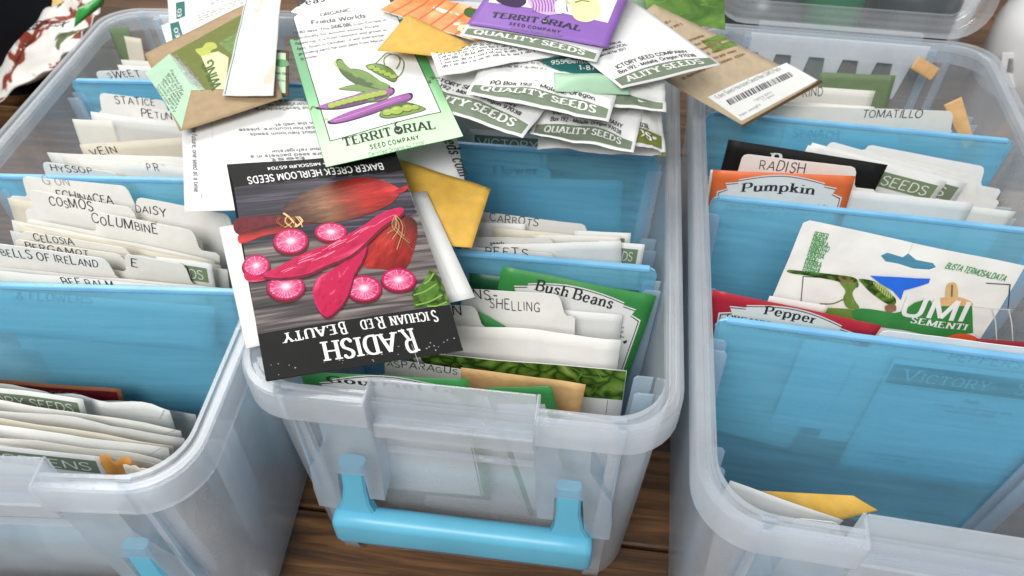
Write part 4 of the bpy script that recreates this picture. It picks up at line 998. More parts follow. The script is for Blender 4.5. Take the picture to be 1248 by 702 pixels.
def peas_art(A):
    w, h = A.w, A.h
    A.part('border'); A.poly([(.02, .02), (w - .02, .02), (w - .02, h - .02), (.02, h - .02)], 'peas_border', 1)
    A.part('label_panel')
    m = .52; yb = h - 1.72; y0 = A.px([(338, 12)])[0][1]
    pan = lambda g: [(m + g, yb - g), (m + g, y0 + 1.1 + g), (m + .30 + g, y0 + .85), (m - .08 + g, y0 + .45 + g), (m + .3, y0 + .1 + g), (m + .9, y0 - .3 + g), (m + 1.6, y0 - 1.4 + g), (w - m - 1.6, y0 - 1.4 + g), (w - m - g, y0 + .6), (w - m - g, yb - .35 - g)]
    A.poly(pan(0), 'ink', 2); A.poly(pan(.05), 'bright', 3)
    A.part('lettering')
    fit(A, 'Peas', (364, 8), (399, 1), .62, 'ink', 'serif', layer=4)
    fit(A, 'ORGANIC', (391, 20), (429, 13.5), .32, 'ink', 'bold', layer=4); fit(A, 'Frieda Worlds', (380, 30.5), (447, 21.5), .42, 'ink', 'bold', layer=4); fit(A, 'SNOW', (404, 34.5), (428, 30.5), .28, 'ink', 'bold', layer=4)
    for k, t in enumerate(('75-80 days. This snow pea from Europe is', 'specifically for autumn sowing. Purple', 'flowering, it is frost resistant and grows to', 'feet. Sown in October, it will overwinter', 'providing early harvest peas from March', 'to summer.')):
        y = 43 + k * 6.1; x = 356 + k * 2.1; L_ = (115, 105, 112, 108, 104, 22)[k]
        fit(A, t, (x, y), (x + L_, y - L_ * .15), .23, 'ink', 'bold', layer=4)
    A.part('picture')
    P4 = lambda pts: A.px(pts, c4); P5 = lambda pts: A.px(pts, c5)
    def pod(pts, mat, edge, P, shade=None):
        A.blob(P(pts), edge, 4); cx = sum(p[0] for p in pts) / len(pts); cy = sum(p[1] for p in pts) / len(pts)
        xs_ = sorted(pts); m_ = {'pod': 'podskin', 'podlight': 'podskin', 'violet': 'violetskin'}.get(mat, mat)
        A.blob(P([(cx + (x - cx) * .95, cy + (y - cy) * .90 - .3) for x, y in pts]), m_, 5, axis=(*P([xs_[0], xs_[-1]]), .62))
    pod([(566, 205), (585, 200), (605, 225), (650, 255), (712, 275), (745, 290), (735, 308), (690, 305), (630, 285), (585, 250)], 'pod', 'podshade', P4)
    pod([(575, 300), (640, 285), (700, 292), (745, 302), (690, 312), (620, 308)], 'podlight', 'podshade', P4)
    pod([(498, 358), (560, 338), (640, 318), (718, 300), (756, 296), (750, 322), (660, 350), (570, 366)], 'violet', 'darkpurple', P4)
    for k in range(9): x = 555 + k * 20; A.ell(*P4([(x, 353 - k * 4.6)])[0], .26, .24, 'podshade', 6); A.ell(*P4([(x - 1, 352 - k * 4.6)])[0], .22, .20, 'pea', 7); A.ell(*P4([(x - 3, 349 - k * 4.6)])[0], .07, .05, 'podlight', 8)
    pod([(540, 402), (600, 376), (680, 352), (770, 322), (815, 312), (812, 336), (750, 358), (690, 382), (610, 404), (555, 412)], 'violet', 'darkpurple', P4)
    A.stroke(P4([(560, 400), (620, 384), (700, 358), (780, 330)]), .05, 'violetlight', 6)
    pod([(20, 278), (70, 268), (120, 285), (150, 320), (135, 345), (90, 325), (45, 300)], 'pod', 'podshade', P5)
    for k in range(5): A.ell(*P5([(45 + k * 22, 286 + k * 9)])[0], .24, .21, 'podshade', 6); A.ell(*P5([(44 + k * 22, 285 + k * 9)])[0], .20, .17, 'pea', 7)
    pod([(-40, 290), (20, 300), (75, 335), (110, 370), (85, 375), (20, 345), (-30, 320)], 'pod', 'podshade', P5)
    pod([(-30, 400), (40, 378), (95, 380), (120, 398), (90, 420), (20, 430), (-30, 425)], 'podlight', 'podshade', P5)
    for k in range(5): A.ell(*P5([(0 + k * 22, 410 - k * 5)])[0], .24, .2, 'pea', 7)
    pod([(75, 478), (108, 440), (180, 424), (250, 440), (262, 455), (190, 478), (110, 492)], 'pod', 'podshade', P5)
    for x, y, r in ((110, 468, .24), (147, 460, .32), (190, 450, .28), (222, 447, .2)): A.ell(*P5([(x, y)])[0], r * 1.12, r * 1.08, 'podshade', 6); A.ell(*P5([(x - 1, y - 1)])[0], r, r * .95, 'pea', 7); A.ell(*P5([(x - 5, y - 5)])[0], r * .35, r * .3, 'podlight', 8)
    for p in ([(100, 285), (95, 250), (120, 230), (150, 235), (160, 260), (145, 290)], [(150, 235), (175, 260), (170, 300), (150, 325)], [(60, 270), (85, 245), (105, 225), (125, 228)]): A.stroke(P5(p), .07, 'pod', 6)
    A.stroke(P4([(500, 356), (488, 352), (482, 362)]), .06, 'pod', 6); A.stroke(P4([(540, 402), (535, 392), (528, 398)]), .08, 'podlight', 6); A.stroke(P4([(568, 205), (562, 215), (575, 232)]), .08, 'podlight', 6)
    A.part('maker_lettering')
    territorial_words(A, [(420, 179), (481, 166), (494, 163.5), (534, 157), (452, 182.5), (513, 170), .60])
    fit(A, 'Certified Organic by CCOF', (450, 190.5), (519, 176.5), .24, 'softink', 'sans', layer=4)
sh = slab((397, 204), 20.5, (565, 166), 20.7, 10.9, 1.1, bulge=.14, wob=.06)
flat('seed_packet', 'green peas packet with a picture of green and purple pods', sh, 'grassgreen', peas_art, group=GH, g=20)

# ------------------------------------------------------------------ left side of the heap
def stained_art(A):
    A.part('print'); A.poly([(.25, .1), (A.w - .1, .1), (A.w - .1, A.h - .1), (.25, A.h - .1)], 'stainedwhite', 1)
    A.rect(.10, .1, .16, A.h - .1, 'teal', 1)
sh = Sheet(atz(310, -45, 19.6), atz(345, -38, 19.8), atz(333, 116, 19.0), atz(271, 116, 18.7), bulge=.08, wob=.08)
flat('seed_packet', 'scuffed white packet with a thin green line, standing left of the peas packet', sh, 'white', stained_art, group=GH)
def organic_art(A):
    A.part('print'); A.rect(.3, .3, A.w - .2, A.h - .3, 'palegreen', 1)
    A.part('lettering'); A.text('Non GMO', .5, A.h * .55, .22, 'ink', 'bold'); A.text('Heirloom', .5, A.h * .70, .22, 'ink', 'sans'); A.ell(1.0, A.h * .30, .5, .4, 'green', 2); A.text('USDA', .62, A.h * .33, .2, 'white', 'bold', layer=4) if False else None
sh = Sheet(atz(326, 60, 18.9), atz(352, 62, 19.0), atz(352, 118, 18.4), atz(322, 116, 18.4), bulge=.02, wob=.02)
flat('seed_packet', 'brown packet with a small pale green label, a sliver beside the scuffed white packet', sh, 'darkbrown', organic_art, group=GH)

c1 = crop(0, 0, 3.0)
def kraft_wing_art(A):
    P = lambda pts: A.px(pts, c1)
    A.part('picture'); A.poly(P([(626, 198), (905, 40), (980, 300), (800, 330), (745, 330)]), 'olive', 1)
    A.poly(P([(800, 160), (905, 100), (925, 170), (850, 205)]), 'pod', 2)
    A.part('label_panel'); A.poly(P([(532, 268), (620, 200), (752, 332), (700, 332), (664, 470), (645, 440)]), 'mint', 2)
    A.part('logo')
    A.blob(P([(716, 185), (740, 178), (755, 160), (785, 160), (795, 178), (775, 188), (765, 205), (735, 208)]), 'logo', 3)
    A.poly(P([(735, 206), (800, 192), (838, 215), (826, 330), (790, 330)]), 'logocream', 3)
    A.part('lettering'); fit(A, 'WING', (812, 318), (775, 218), .68, 'leafdark', 'bold', c1, layer=5)
    for k in range(4): fit(A, ('PEPPER, MIXED', 'sweet and hot', 'Grown for 2016', 'open pollinated')[k], (628 + k * 16, 212 + k * 14), (702 + k * 12, 318 + k * 6), .32, 'midink', 'serifl', c1, layer=4)
    for k in range(7): fit(A, ('Packed for', 'spring and fall', 'Sow in rows', 'when soil warms', 'Thin to twelve', 'inches apart', 'Store cool dry')[k], (622 - k * 9, 262 + k * 10), (668 - k * 5, 340 + k * 12), .16, 'ink', 'sans', c1, layer=4)
sh = Sheet(atz(176, 65, 18.6), atz(305, 2, 19.2), atz(345, 120, 18.6), atz(219, 160, 18.1), bulge=.08, wob=.05)
flat('seed_packet', 'kraft brown packet with an olive picture and a mint corner label, left of the heap', sh, 'kraft', kraft_wing_art, group=GH)
def eo_art(A):
    A.part('label'); A.poly(A.px([(214, 3), (225, 1), (226, 21), (215, 24)]), 'teal', 1)
    A.part('small_print'); A.greek(A.w * .45, A.h * .35, A.w * .9, 3, .3, .16); A.part('lettering'); fit(A, 'EO', (221, 20), (221, 10), .25, 'white', 'bold', layer=3)
sh = Sheet(atz(204, -4, 18.0), atz(318, -26, 18.3), atz(320, 6, 17.9), atz(208, 52, 17.6), bulge=.04, wob=.05)
flat('seed_envelope', 'white envelope with a dark green tag, farthest back left of the heap', sh, 'bright', eo_art, 'envelope', GH)
def eo_art2(A):
    A.part('label'); A.poly(A.px([(207, 29), (218, 26), (223, 44), (210, 48)]), 'teal', 1)
    A.part('lettering'); fit(A, 'EO', (219, 44), (216, 33), .25, 'white', 'bold', layer=3); A.part('small_print'); A.greek(A.w * .4, A.h * .3, A.w * .95, 3, .3, .16)
sh = Sheet(atz(196, 31, 18.2), atz(300, -8, 18.6), atz(306, 8, 18.5), atz(204, 56, 18.0), bulge=.04, wob=.05)
flat('seed_envelope', 'white envelope with a dark green tag tucked behind the kraft packet', sh, 'bright', eo_art2, 'envelope', GH)

# ------------------------------------------------------------------ right side of the heap
GQ = 'white packets with a dark green quality band on the heap'
def crinkle(a, f=1.0, sd=0.0): return lambda u, v: a * noise.noise(Vector((u * 4 * f + sd, v * 5 * f, sd))) + a * .5 * abs(noise.noise(Vector((u * 9 * f, v * 8 * f + sd, 3.1))))
sh = slab((645, 163), 20.2, (772, 187), 19.9, 7.0, .4, bulge=.15, wob=.12, fold=crinkle(.18, 1, 2)); flat('seed_packet', 'white quality seeds packet lowest in the heap, over the blue divider', sh, 'bright', quality_art(l2='Box 192 - Molalla, Oregon 97038'), group=GQ, g=26)
sh = slab((735, 176), 19.7, (812, 183), 19.4, 5.6, .9, bulge=.2, wob=.14, fold=crinkle(.3, 1.2, 5)); flat('seed_packet', 'crumpled white packet at the right end of the heap beside the box rim', sh, 'greyw', quality_art('SEEDS', '', 'Oregon 97038', 'olive'), group=GQ, g=26)
sh = slab((655, 180), 18.6, (806, 190), 18.4, 5.0, .6, bulge=.2, wob=.12, fold=crinkle(.25, 1.1, 9)); flat('seed_packet', 'crumpled white packet pressed flat at the very bottom of the heap', sh, 'white', None, group=GH, g=24)
sh = slab((760, 188), 18.2, (812, 190), 18.2, 3.0, .2); flat('seed_packet', 'yellow green packet edge peeking out from under the heap by the right rim', sh, 'pea', None, group=GH)
sh = slab((472, 113), 21.0, (637, 168), 20.6, 8.5, .5, bulge=.16, wob=.10, fold=crinkle(.12, 1, 11)); flat('seed_packet', 'white quality seeds packet overlapping the picture of pea pods', sh, 'bright', quality_art(hb=1.3, greek=False), group=GQ, g=26)
sh = slab((568, 116), 21.5, (742, 148), 21.2, 5.5, .5, bulge=.18, wob=.12, fold=crinkle(.22, 1, 13)); flat('seed_packet', 'wrinkled white quality seeds packet lying across the middle of the heap', sh, 'bright', quality_art(hb=1.0, l1='', l2='PO Box 192 - Molalla, Oregon'), group=GQ, g=26)
sh = slab((650, 118), 21.4, (812, 137), 20.9, 3.6, .4, bulge=.2, wob=.12, fold=crinkle(.25, 1, 15)); flat('seed_packet', 'folded white packet showing only a curved green edge, right of the wrinkled one', sh, 'white', quality_art('', '', '', greek=False, hb=.7), group=GQ, g=26)
def teal_art(A):
    A.part('label'); A.poly([(.3, A.h - .5)] + [(.3 + (A.w - .4) * k / 8, A.h - 1.6 - .4 * math.sin(PI * k / 8 * .7)) for k in range(9)] + [(A.w - .1, A.h - .4)], 'teal', 1)
    A.part('lettering'); A.text('955 Benton Rd', 1.0, A.h - 1.25, .34, 'white', 'bold', arc=.05); A.text('1-877-', 2.4, A.h - .72, .36, 'white', 'bold')
sh = slab((650, 98), 21.7, (748, 96), 21.7, 4.2, .4, bulge=.12, wob=.08); flat('seed_packet', 'white packet with a dark teal label showing a phone number', sh, 'bright', teal_art, group=GH, g=20)
sh = slab((676, 111), 21.75, (768, 116), 21.5, 1.5, .2, bulge=.45, wob=.1); flat('seed_packet', 'pale mint packet rolled into a tube under the purple packet', sh, 'mint', None, group=GH, thick=.5)
sh = slab((690, 128), 21.0, (800, 120), 20.9, 2.4, .2, bulge=.2, wob=.1, fold=crinkle(.2)); flat('seed_packet', 'pale green packet edge under the packet with small print and a band', sh, 'palegreen', None, group=GH)
def fine_art(A): A.part('lettering'); A.greek(.3, .45, A.w - .3, max(2, int((A.h - .5) / .26)), .26, .15, 'ink', ragged=.1)
sh = slab((535, 92), 22.0, (682, 66), 22.2, 2.3, .2, bulge=.15, wob=.16, freq=.6); flat('seed_packet', 'white strip of fine print bending through the middle of the heap', sh, 'bright', fine_art, group=GH, g=22)
def carrot_art(A):
    A.part('picture'); A.poly([(.05, .05), (A.w - .05, .05), (A.w - .05, A.h - .05), (.05, A.h - .05)], 'carrotphoto', 1)
    for k in range(7):
        x = A.w * (.1 + k * .13); A.stroke([(x, .0), (x + .3, A.h * .5), (x + .1, A.h)], .12, 'tomato', 2)
    for k in range(5): A.ell(A.w * .85 + A.rng.uniform(-.5, .4), A.h - .5 + A.rng.uniform(-.4, .3), .35, .25, 'lemon', 3, jit=.3)
    A.blob([(A.w * .62, A.h * .1), (A.w * .8, A.h * .05), (A.w * .86, A.h * .35), (A.w * .68, A.h * .4)], 'leafdark', 3)
sh = slab((462, 12), 22.1, (585, 52), 22.0, 3.0, .1, bulge=.15, wob=.08); flat('seed_packet', 'packet with a picture of orange vegetables showing above the yellow envelope', sh, 'offwhite', carrot_art, group=GH)
sh = Sheet(atz(497, 17, 22.4), atz(580, 57, 22.3), atz(566, 71, 22.2), atz(459, 62, 22.2), bulge=.12, wob=.05); flat('coin_envelope', 'small golden envelope lying above the pea pods picture', sh, 'yellow', env_seams, 'envelope', GH)
def leafy(A): leaf_art('leafblur')(A)
sh = Sheet(atz(780, -30, 20.4), atz(882, -28, 20.3), atz(884, 36, 19.6), atz(790, 20, 19.8), bulge=.12, wob=.08); flat('seed_packet', 'packet with a green leaf photograph at the top edge behind the kraft packet', sh, 'pod', leafy, group=GH)
c6 = crop(700, 0, 3.19)
def kraft_bar_art(A):
    P = lambda pts: A.px(pts, c6)
    A.part('label'); A.poly(P([(520, 375), (820, 250), (938, 322), (655, 462)]), 'white', 1)
    A.part('bars'); A.poly(P([(490, 160), (575, 128), (600, 150), (515, 182)]), 'pod', 1); A.poly(P([(524, 188), (610, 156), (634, 176), (548, 208)]), 'pod', 1)
    A.part('lettering')
    fit(A, 'Eden Seed Heirloom Seed Non GMO Pack', (560, 382), (805, 275), .30, 'softink', 'sans', c6)
    for k in range(3): fit(A, ('7 89714 00431', '2.5 grams', 'Net weight')[k], ((705, 395), (735, 392), (652, 446))[k], ((770, 362), (780, 372), (730, 405))[k], .17, 'softink', 'sans', c6)
    for k in range(13):
        x0, y0 = 300 + k * 13.5, 114 + k * 22.0; L_ = (96 + k * 17.0) * A.rng.uniform(.82, 1)
        if k in (2, 3) or k > 9: continue
        a, b = A.px([(x0, y0), (x0 + L_, y0 - L_ * .40)], c6); n = max(4, int((Vector(b) - Vector(a)).length / .17)); words = ''.join(A.rng.choice('aeinorstcdm   ') for _ in range(n)).strip()
        fit(A, words, (x0, y0), (x0 + L_, y0 - L_ * .40), .22, 'brown', 'bold', c6)
    A.part('barcode')
    r = A.rng; t = 0.0
    while t < 1:
        wdt = .008 + .008 * r.randint(0, 2); a = (590 + (830 - 590) * t, 388 - (388 - 285) * t); b = (590 + 240 * (t + wdt), 388 - 103 * (t + wdt))
        A.poly(P([a, b, (b[0] + 18, b[1] + 18), (a[0] + 18, a[1] + 18)]), 'ink', 2); t += wdt + .010 + .008 * r.randint(0, 1)
    A.part('seal_strip'); A.poly(P([(655, 478), (950, 322), (960, 330), (660, 487)]), 'darkbrown', 2)
sh = Sheet(atz(797, 5, 20.9), atz(1001, 103, 18.1), atz(906, 153, 17.7), atz(735, 55, 20.7), bulge=.10, wob=.05); flat('seed_packet', 'kraft brown packet with a barcode label and green bars, hanging over the right box', sh, 'kraftlight', kraft_bar_art, group=GH, g=20)
def qs6(A):
    w, h = A.w, A.h; quality_art('ALITY SEEDS', 'ICTORY SEED COMPANY', 'Box 192 - Molalla, Oregon 97038', greek=False, hb=1.0)(A)
    A.part('lettering'); A.greek(w * .18, h * .12, w * .62, 5, .42, .2); A.text('Please visit us', w * .18, h - 3.55, .2, 'ink', 'bold'); A.text('online and LOCAL', w * .14, h - 3.2, .2, 'ink', 'bold'); A.text('packed for 2017', w * .12, h - 2.85, .2, 'ink', 'bold')
sh = slab((757, 108), 22.0, (880, 78), 21.3, 8.5, .6, bulge=.14, wob=.06); flat('seed_packet', 'white packet with small print, overlapping the kraft barcode packet', sh, 'bright', qs6, group=GQ, g=22)
sh = slab((560, 43), 22.7, (727, 76), 22.4, 7.5, .3, bulge=.12, wob=.06); flat('seed_packet', 'white quality seeds packet right under the purple packet', sh, 'bright', quality_art(hb=.95, greek=False, l1='', l2=''), group=GQ, g=22)
def purple_art(A):
    w, h = A.w, A.h
    P5 = lambda pts: A.px(pts, c5)
    A.part('label_panel'); A.poly([(.35, h - 2.6), (.35, .3), (w - .5, .3), (w - .5, h - 2.4), (w * .6, h - 2.55)], 'bright', 1)
    A.part('picture')
    A.blob(P5([(545, -40), (600, -45), (660, -20), (672, 18), (640, 36), (585, 26), (548, 2)]), 'darkpurple', 2); A.blob(P5([(560, -20), (600, -28), (630, -10), (610, 4)]), 'aubergine', 3)
    A.blob(P5([(678, -10), (740, -30), (820, -20), (840, 20), (825, 55), (760, 68), (700, 45)]), 'lilac', 2)
    for k in range(12):
        x = 690 + k * 12; A.stroke(P5([(x, 0 - k), (x + 12, 25), (x + 8 + k, 56)]), .07, 'violet', 3)
    A.blob(P5([(790, 20), (830, 10), (832, 55), (795, 62)]), 'white', 4)
    A.blob(P5([(850, 20), (900, 5), (960, 10), (975, 60), (930, 92), (870, 80)]), 'lemon', 2); A.stroke(P5([(850, 25), (830, 5), (880, 0)]), .14, 'podlight', 3); A.stroke(P5([(870, 20), (900, 12), (930, 16)]), .14, 'pod', 3)
    A.part('maker_lettering')
    territorial_words(A, [(530, 72), (725, 98), (762, 103), (900, 130), (602, 103), (815, 138), .52], c5)
    fit(A, 'Certified Organic by CCOF', (608, 119), (822, 154), .22, 'softink', 'sans', c5, layer=4)
sh = slab((569, 29), 22.9, (741, 57), 22.7, 8.4, .2, bulge=.12, wob=.05); flat('seed_packet', 'purple eggplant packet on the top of the heap', sh, 'purple', purple_art, group=GH, g=20)

# ================================================================== PACKETS FILED IN THE LEFT BOX
def hand(*items):                           # handwriting between pixels: (text, p0, p1, size)
    def f(A):
        A.part('handwriting')
        for t, a, b, s in items: fit(A, t, a, b, s, 'pen', 'hand', jit=.2, sp=.2)
    return f
def dogear(c=.18, k=1.0): return lambda u, v: c * noise.noise(Vector((u * 3 + k, v * 2, k))) * (1 - v) + c * .8 * max(0, u - .8) * 5 * (1 - v) ** 3
G1 = 'packets filed at the front of the left box'
kw = dict(group=G1, lean=4, wob=.10)
def brownpic(A): A.part('picture'); A.rect(.25, .25, A.w - .25, A.h - .3, 'rootdark', 1); A.part('lettering'); A.text('BEET', A.w * .5, .95, .45, 'rootbrown', 'serif')
stand('L', 9.9, (-30, 460), (147, 474), 'brown', 'brown bordered packet standing behind the white ones at the front of the left box', brownpic, **kw)
stand('L', 9.4, (70, 481), (240, 502), 'greyw', 'grey white envelope with its right corner farthest right in the front of the left box', None, fold=dogear(.3, 3), **kw)
stand('L', 9.0, (-60, 458), (68, 478), 'offwhite', 'off white envelope leaning beside the brown bordered packet', None, fold=dogear(.25, 1), **kw)
stand('L', 8.5, (60, 480), (210, 494), 'white', 'white envelope with a curled right corner behind the dark banded packet', flap_art, fold=dogear(.4, 2), **kw)
stand('L', 7.9, (-70, 464), (101, 486), 'white', 'white packet with a worn dark green seeds band at its top, left box', band_art('VICTORY SEEDS', 'sage'), **kw)
stand('L', 7.1, (-50, 482), (222, 521), 'offwhite', 'wide off white envelope in front of the dark banded packet', flap_art, fold=dogear(.2, 5), **kw)
stand('L', 6.4, (-50, 491), (226, 531), 'greyw', 'wide greyish envelope, second in front of the dark banded packet', None, fold=dogear(.25, 6), **kw)
stand('L', 5.6, (-40, 505), (212, 541), 'cream', 'cream envelope just behind the thick bright folded one', None, fold=dogear(.2, 7), **kw)
stand('L', 5.0, (-40, 512), (205, 547), 'bright', 'thick bright white folded envelope across the front of the left box', flap_art, thick=.5, **kw)
stand('L', 4.2, (-40, 526), (209, 560), 'offwhite', 'off white envelope right in front of the thick bright folded one', None, fold=dogear(.22, 9), **kw)
stand('L', 3.6, (-40, 538), (205, 566), 'greyw', 'thin grey envelope behind the small orange packet', None, fold=dogear(.22, 10), **kw)
stand('L', 3.0, (-20, 541), (123, 557), 'white', 'white packet with a short dark green band ending in ns', band_art('GREENS', 'sage'), group=G1, lean=1)
stand('L', 2.8, (121, 556), (160, 560), 'manila', 'small crumpled orange packet in the front corner of the left box', None, group=G1, lean=1, fold=lambda u, v: .35 * noise.noise(Vector((u * 3, v * 9, 4))))
stand('L', 2.5, (150, 566), (186, 571), 'cream', 'small beige packet beside the crumpled orange one', None, group=G1, lean=1, fold=lambda u, v: .25 * noise.noise(Vector((u * 4, v * 6, 8))))

G2 = 'envelopes filed between the flower tab cards in the left box'
k2 = dict(group=G2, lean=6, wob=.10)
tabcard('L', 18.3, (25, 215), (156, 227), 'G ON', 'white tab card with faint writing, rearmost in front of the second divider', .5, (53, 224), xr=2.2, ink='penfaint', extra=lambda A: fit(A, 'ECHINACEA', (70, 241), (140, 249), .5, 'pen', 'hand', jit=.2))
tabcard('L', 17.3, (165, 240), (281, 262), 'DAISY', 'white tab card handwritten daisy', 0.5, (166, 258), (208, 265), xl=4, xr=.7)
tabcard('L', 16.6, (34, 231), (163, 254), 'COSMOS', 'white tab card handwritten cosmos', 0.52, (61, 250), (114, 256), xl=.4, xr=3.5)
stand('L', 17.0, (9, 241), (190, 270), 'cream', 'cream envelope just behind the cosmos tab', None, **k2)
tabcard('L', 15.6, (114, 258), (238, 281), 'COLUMBINE', 'white tab card handwritten columbine', 0.56, (113, 271), (194, 285), xl=3.5, xr=1.2)
for y, a, b, m, lab in ((15.1, (14, 268), (263, 316), 'offwhite', 'off white envelope directly in front of the columbine tab'), (14.7, (20, 274), (270, 322), 'cream', 'cream envelope, second in front of the columbine tab'),
                     (14.3, (12, 281), (268, 328), 'greyw', 'greyish envelope just behind the celosia tab')):
    stand('L', y, a, b, m, lab, None, fold=dogear(.15, y), **k2)
tabcard('L', 13.8, (25, 281), (157, 303), 'CELOSIA', 'cream tab card handwritten celosia', 0.42, (42, 293), (92, 299), xl=.4, xr=4, mat='offwhite')
stand('L', 13.5, (30, 293), (277, 329), 'offwhite', 'off white envelope between the celosia and bergamot tabs', None, **k2)
tabcard('L', 13.2, (16, 291), (150, 311), 'BERGAMOT', 'cream tab card handwritten bergamot', 0.4, (32, 302), (112, 313), xl=.4, xr=4, mat='offwhite')
stand('L', 13.0, (190, 313), (258, 322), 'white', 'packet with a small dark green band beside the tab marked e', band_art('SEEDS', 'seedgreen'), **k2)
tabcard('L', 12.8, (150, 309), (227, 323), 'E', 'cream tab card on which only a letter e shows', .55, (160, 324), xl=4, xr=1, mat='offwhite')
tabcard('L', 12.4, (-14, 295), (132, 316), 'BELLS OF IRELAND', 'white tab card handwritten bells of ireland', 0.48, (3, 310), (122, 326), xl=.6, xr=4.4)
stand('L', 12.1, (-10, 325), (279, 352), 'greyw', 'grey envelope in front of the bells of ireland tab', None, **k2)
stand('L', 11.7, (-10, 329), (247, 352), 'offwhite', 'frontmost off white envelope behind the flowers divider, with half hidden writing', hand(('BEE BALM', (78, 347), (140, 351), .5)), **k2)
# what is written on the front divider
A_ = Sheet(atbox('L', -30, 351, DY['L', 1] + .28), atbox('L', 262, 374, DY['L', 1] + .28), atbox('L', 262, 430, DY['L', 1] + .28), atbox('L', -30, 404, DY['L', 1] + .28), bulge=0, wob=0)
flat('tab_card', 'pale card with flowers handwritten on it, seen through the front divider of the left box', A_, 'white', lambda A: (A.part('handwriting'), fit(A, '& FLOWERS', (20, 364), (117, 370), .6, 'blueink', 'marker', jit=.2, sp=.2)), 'tab card', None)

G3 = 'envelopes filed in the third row of the left box'
k3 = dict(group=G3, lean=6, wob=.10)
tabcard('L', 28.3, (120, 113), (202, 123), 'STATICE', 'white tab card handwritten statice', 0.46, (141, 126), (191, 129), xl=.3, xr=2)
tabcard('L', 27.2, (160, 130), (240, 139), 'PETUNIA', 'white tab card handwritten petunia', 0.46, (173, 142), (224, 147), xl=3, xr=.8)
stand('L', 26.5, (110, 136), (232, 152), 'bright', 'bright envelope in front of the petunia tab', None, **k3)
stand('L', 25.6, (88, 145), (137, 148), 'offwhite', 'short off white card left of the dark gap in the left box', None, **k3)
stand('L', 25.2, (138, 147), (240, 158), 'greyw', 'greyish envelope right of the dark gap in the left box', None, **k3)
stand('L', 23.6, (97, 176), (232, 167), 'cream', 'cream packet set askew, its top edge rising to the right', hand(('VEIN', (113, 190), (146, 185), .5)), Y2=24.8, **k3)
stand('L', 22.8, (57, 186), (235, 192), 'white', 'white envelope behind the hyssop tab', None, **k3)
stand('L', 22.3, (74, 189), (235, 199), 'offwhite', 'off white envelope with small dashes of writing behind the hyssop tab', lambda A: (A.part('handwriting'), A.greek(1.0, .42, A.w * .8, 1, .3, .22, 'pen')), **k3)
stand('L', 21.6, (90, 192), (232, 205), 'card', 'card envelope with a scribbled letter p, right of the hyssop tab', hand(('P R', (180, 208), (196, 209), .5)), **k3)
tabcard('L', 20.7, (50, 197), (144, 211), 'HYSSOP', 'white tab card handwritten hyssop', 0.44, (63, 208), (118, 211), xl=.5, xr=3.6)
G4 = 'cards at the back of the left box'
tabcard('L', 30.4, (115, 87), (184, 85), 'SWEET', 'white tab card handwritten sweet', 0.44, (133, 95), (174, 93), xl=.4, xr=2)
stand('L', 31.6, (143, 79), (205, 82), 'bright', 'white card just behind the sweet tab', None, group=G4)
stand('L', 33.0, (147, 73), (205, 76), 'offwhite', 'off white card, second behind the sweet tab', None, group=G4)
stand('L', 35.0, (151, 44), (172, 47), 'cream', 'narrow cream packet sticking up at the back of the left box', None, group=G4)
stand('L', 36.8, (84, 34), (156, 32), 'seedgreen', 'dull green packet against the back wall of the left box', None, group=G4)

# ================================================================== PACKETS FILED IN THE MIDDLE BOX
G5 = 'packets filed at the front of the middle box'
k5 = dict(group=G5, wob=.08)
stand('M', 9.75, (572, 332), (779, 355), 'darkgreen', 'dark green packet edge behind the bush beans packet', None, **k5)
stand('M', 9.2, (612, 324), (805, 362), 'green', 'green bush beans packet with a white arched label', label_art('Bush Beans', 'green', size=.66, titlepx=((653, 352), (748, 375)), lines=(('Illini', (687, 387), (722, 395), .42),)), lean=10, h=11.6, **k5)
stand('M', 8.7, (600, 370), (759, 384), 'white', 'white envelope right in front of the bush beans packet', None, **k5)
tabcard('M', 8.3, (560, 352), (684, 359), 'NS-', 'white tab card handwritten ns shelling', .62, (577, 364), xl=.5, xr=.7, extra=lambda A: fit(A, 'SHELLING', (597, 375), (661, 380), .58, 'pen', 'hand', jit=.2, sp=.2))
stand('M', 7.8, (584, 380), (616, 398), 'grassgreen', 'sliver of a green packet between the white tab cards', None, **k5)
tabcard('M', 7.3, (540, 372), (581, 374), 'N', 'short white tab card on which only a letter n shows', .6, (552, 384), xl=2, xr=.8)
stand('M', 6.6, (520, 392), (757, 413), 'card', 'wide white envelope standing in front of the shelling tab card', None, fold=lambda u, v: .12 * math.sin(u * 9), **k5)
def leafpack(A): leaf_art('leafphoto', 2.1)(A); A.part('seam'); A.rect(A.w * .8, 2.2, A.w * .8 + .06, 5, 'ink', 1); A.rect(A.w * .93, 2.2, A.w * .93 + .03, 5, 'softink', 1)
stand('M', 5.3, (496, 428), (764, 452), 'white', 'packet with a green leafy photograph across its top', leafpack, lean=5, **k5)
tabcard('M', 4.5, (468, 437), (626, 459), 'ASPARAGUS', 'white tab card handwritten asparagus', 0.44, (472, 445), (564, 457), xl=.4, xr=.5, th=1.2, lean=4)
stand('M', 3.9, (562, 448), (714, 469), 'peach', 'orange peach packet in the front of the middle box', None, lean=3, **k5)
stand('M', 3.2, (540, 472), (764, 517), 'white', 'white envelope slanting down behind the front right rim of the middle box', None, lean=2, **k5)
stand('M', 2.7, (590, 473), (672, 471), 'green', 'green packet corner standing next to the latch seat', lambda A: (A.part('label_panel'), A.rect(.3, 1.2, A.w - .5, A.h, 'white', 1)), lean=1, **k5)
stand('M', 2.3, (364, 452), (570, 462), 'green', 'green gourmet greens packet at the front wall of the middle box', lambda A: (label_art('Gourmet Greens', 'green', size=.42, body=False, drop=.02, titlepx=((400, 463), (632, 485)))(A)), lean=1, h=10, **k5)
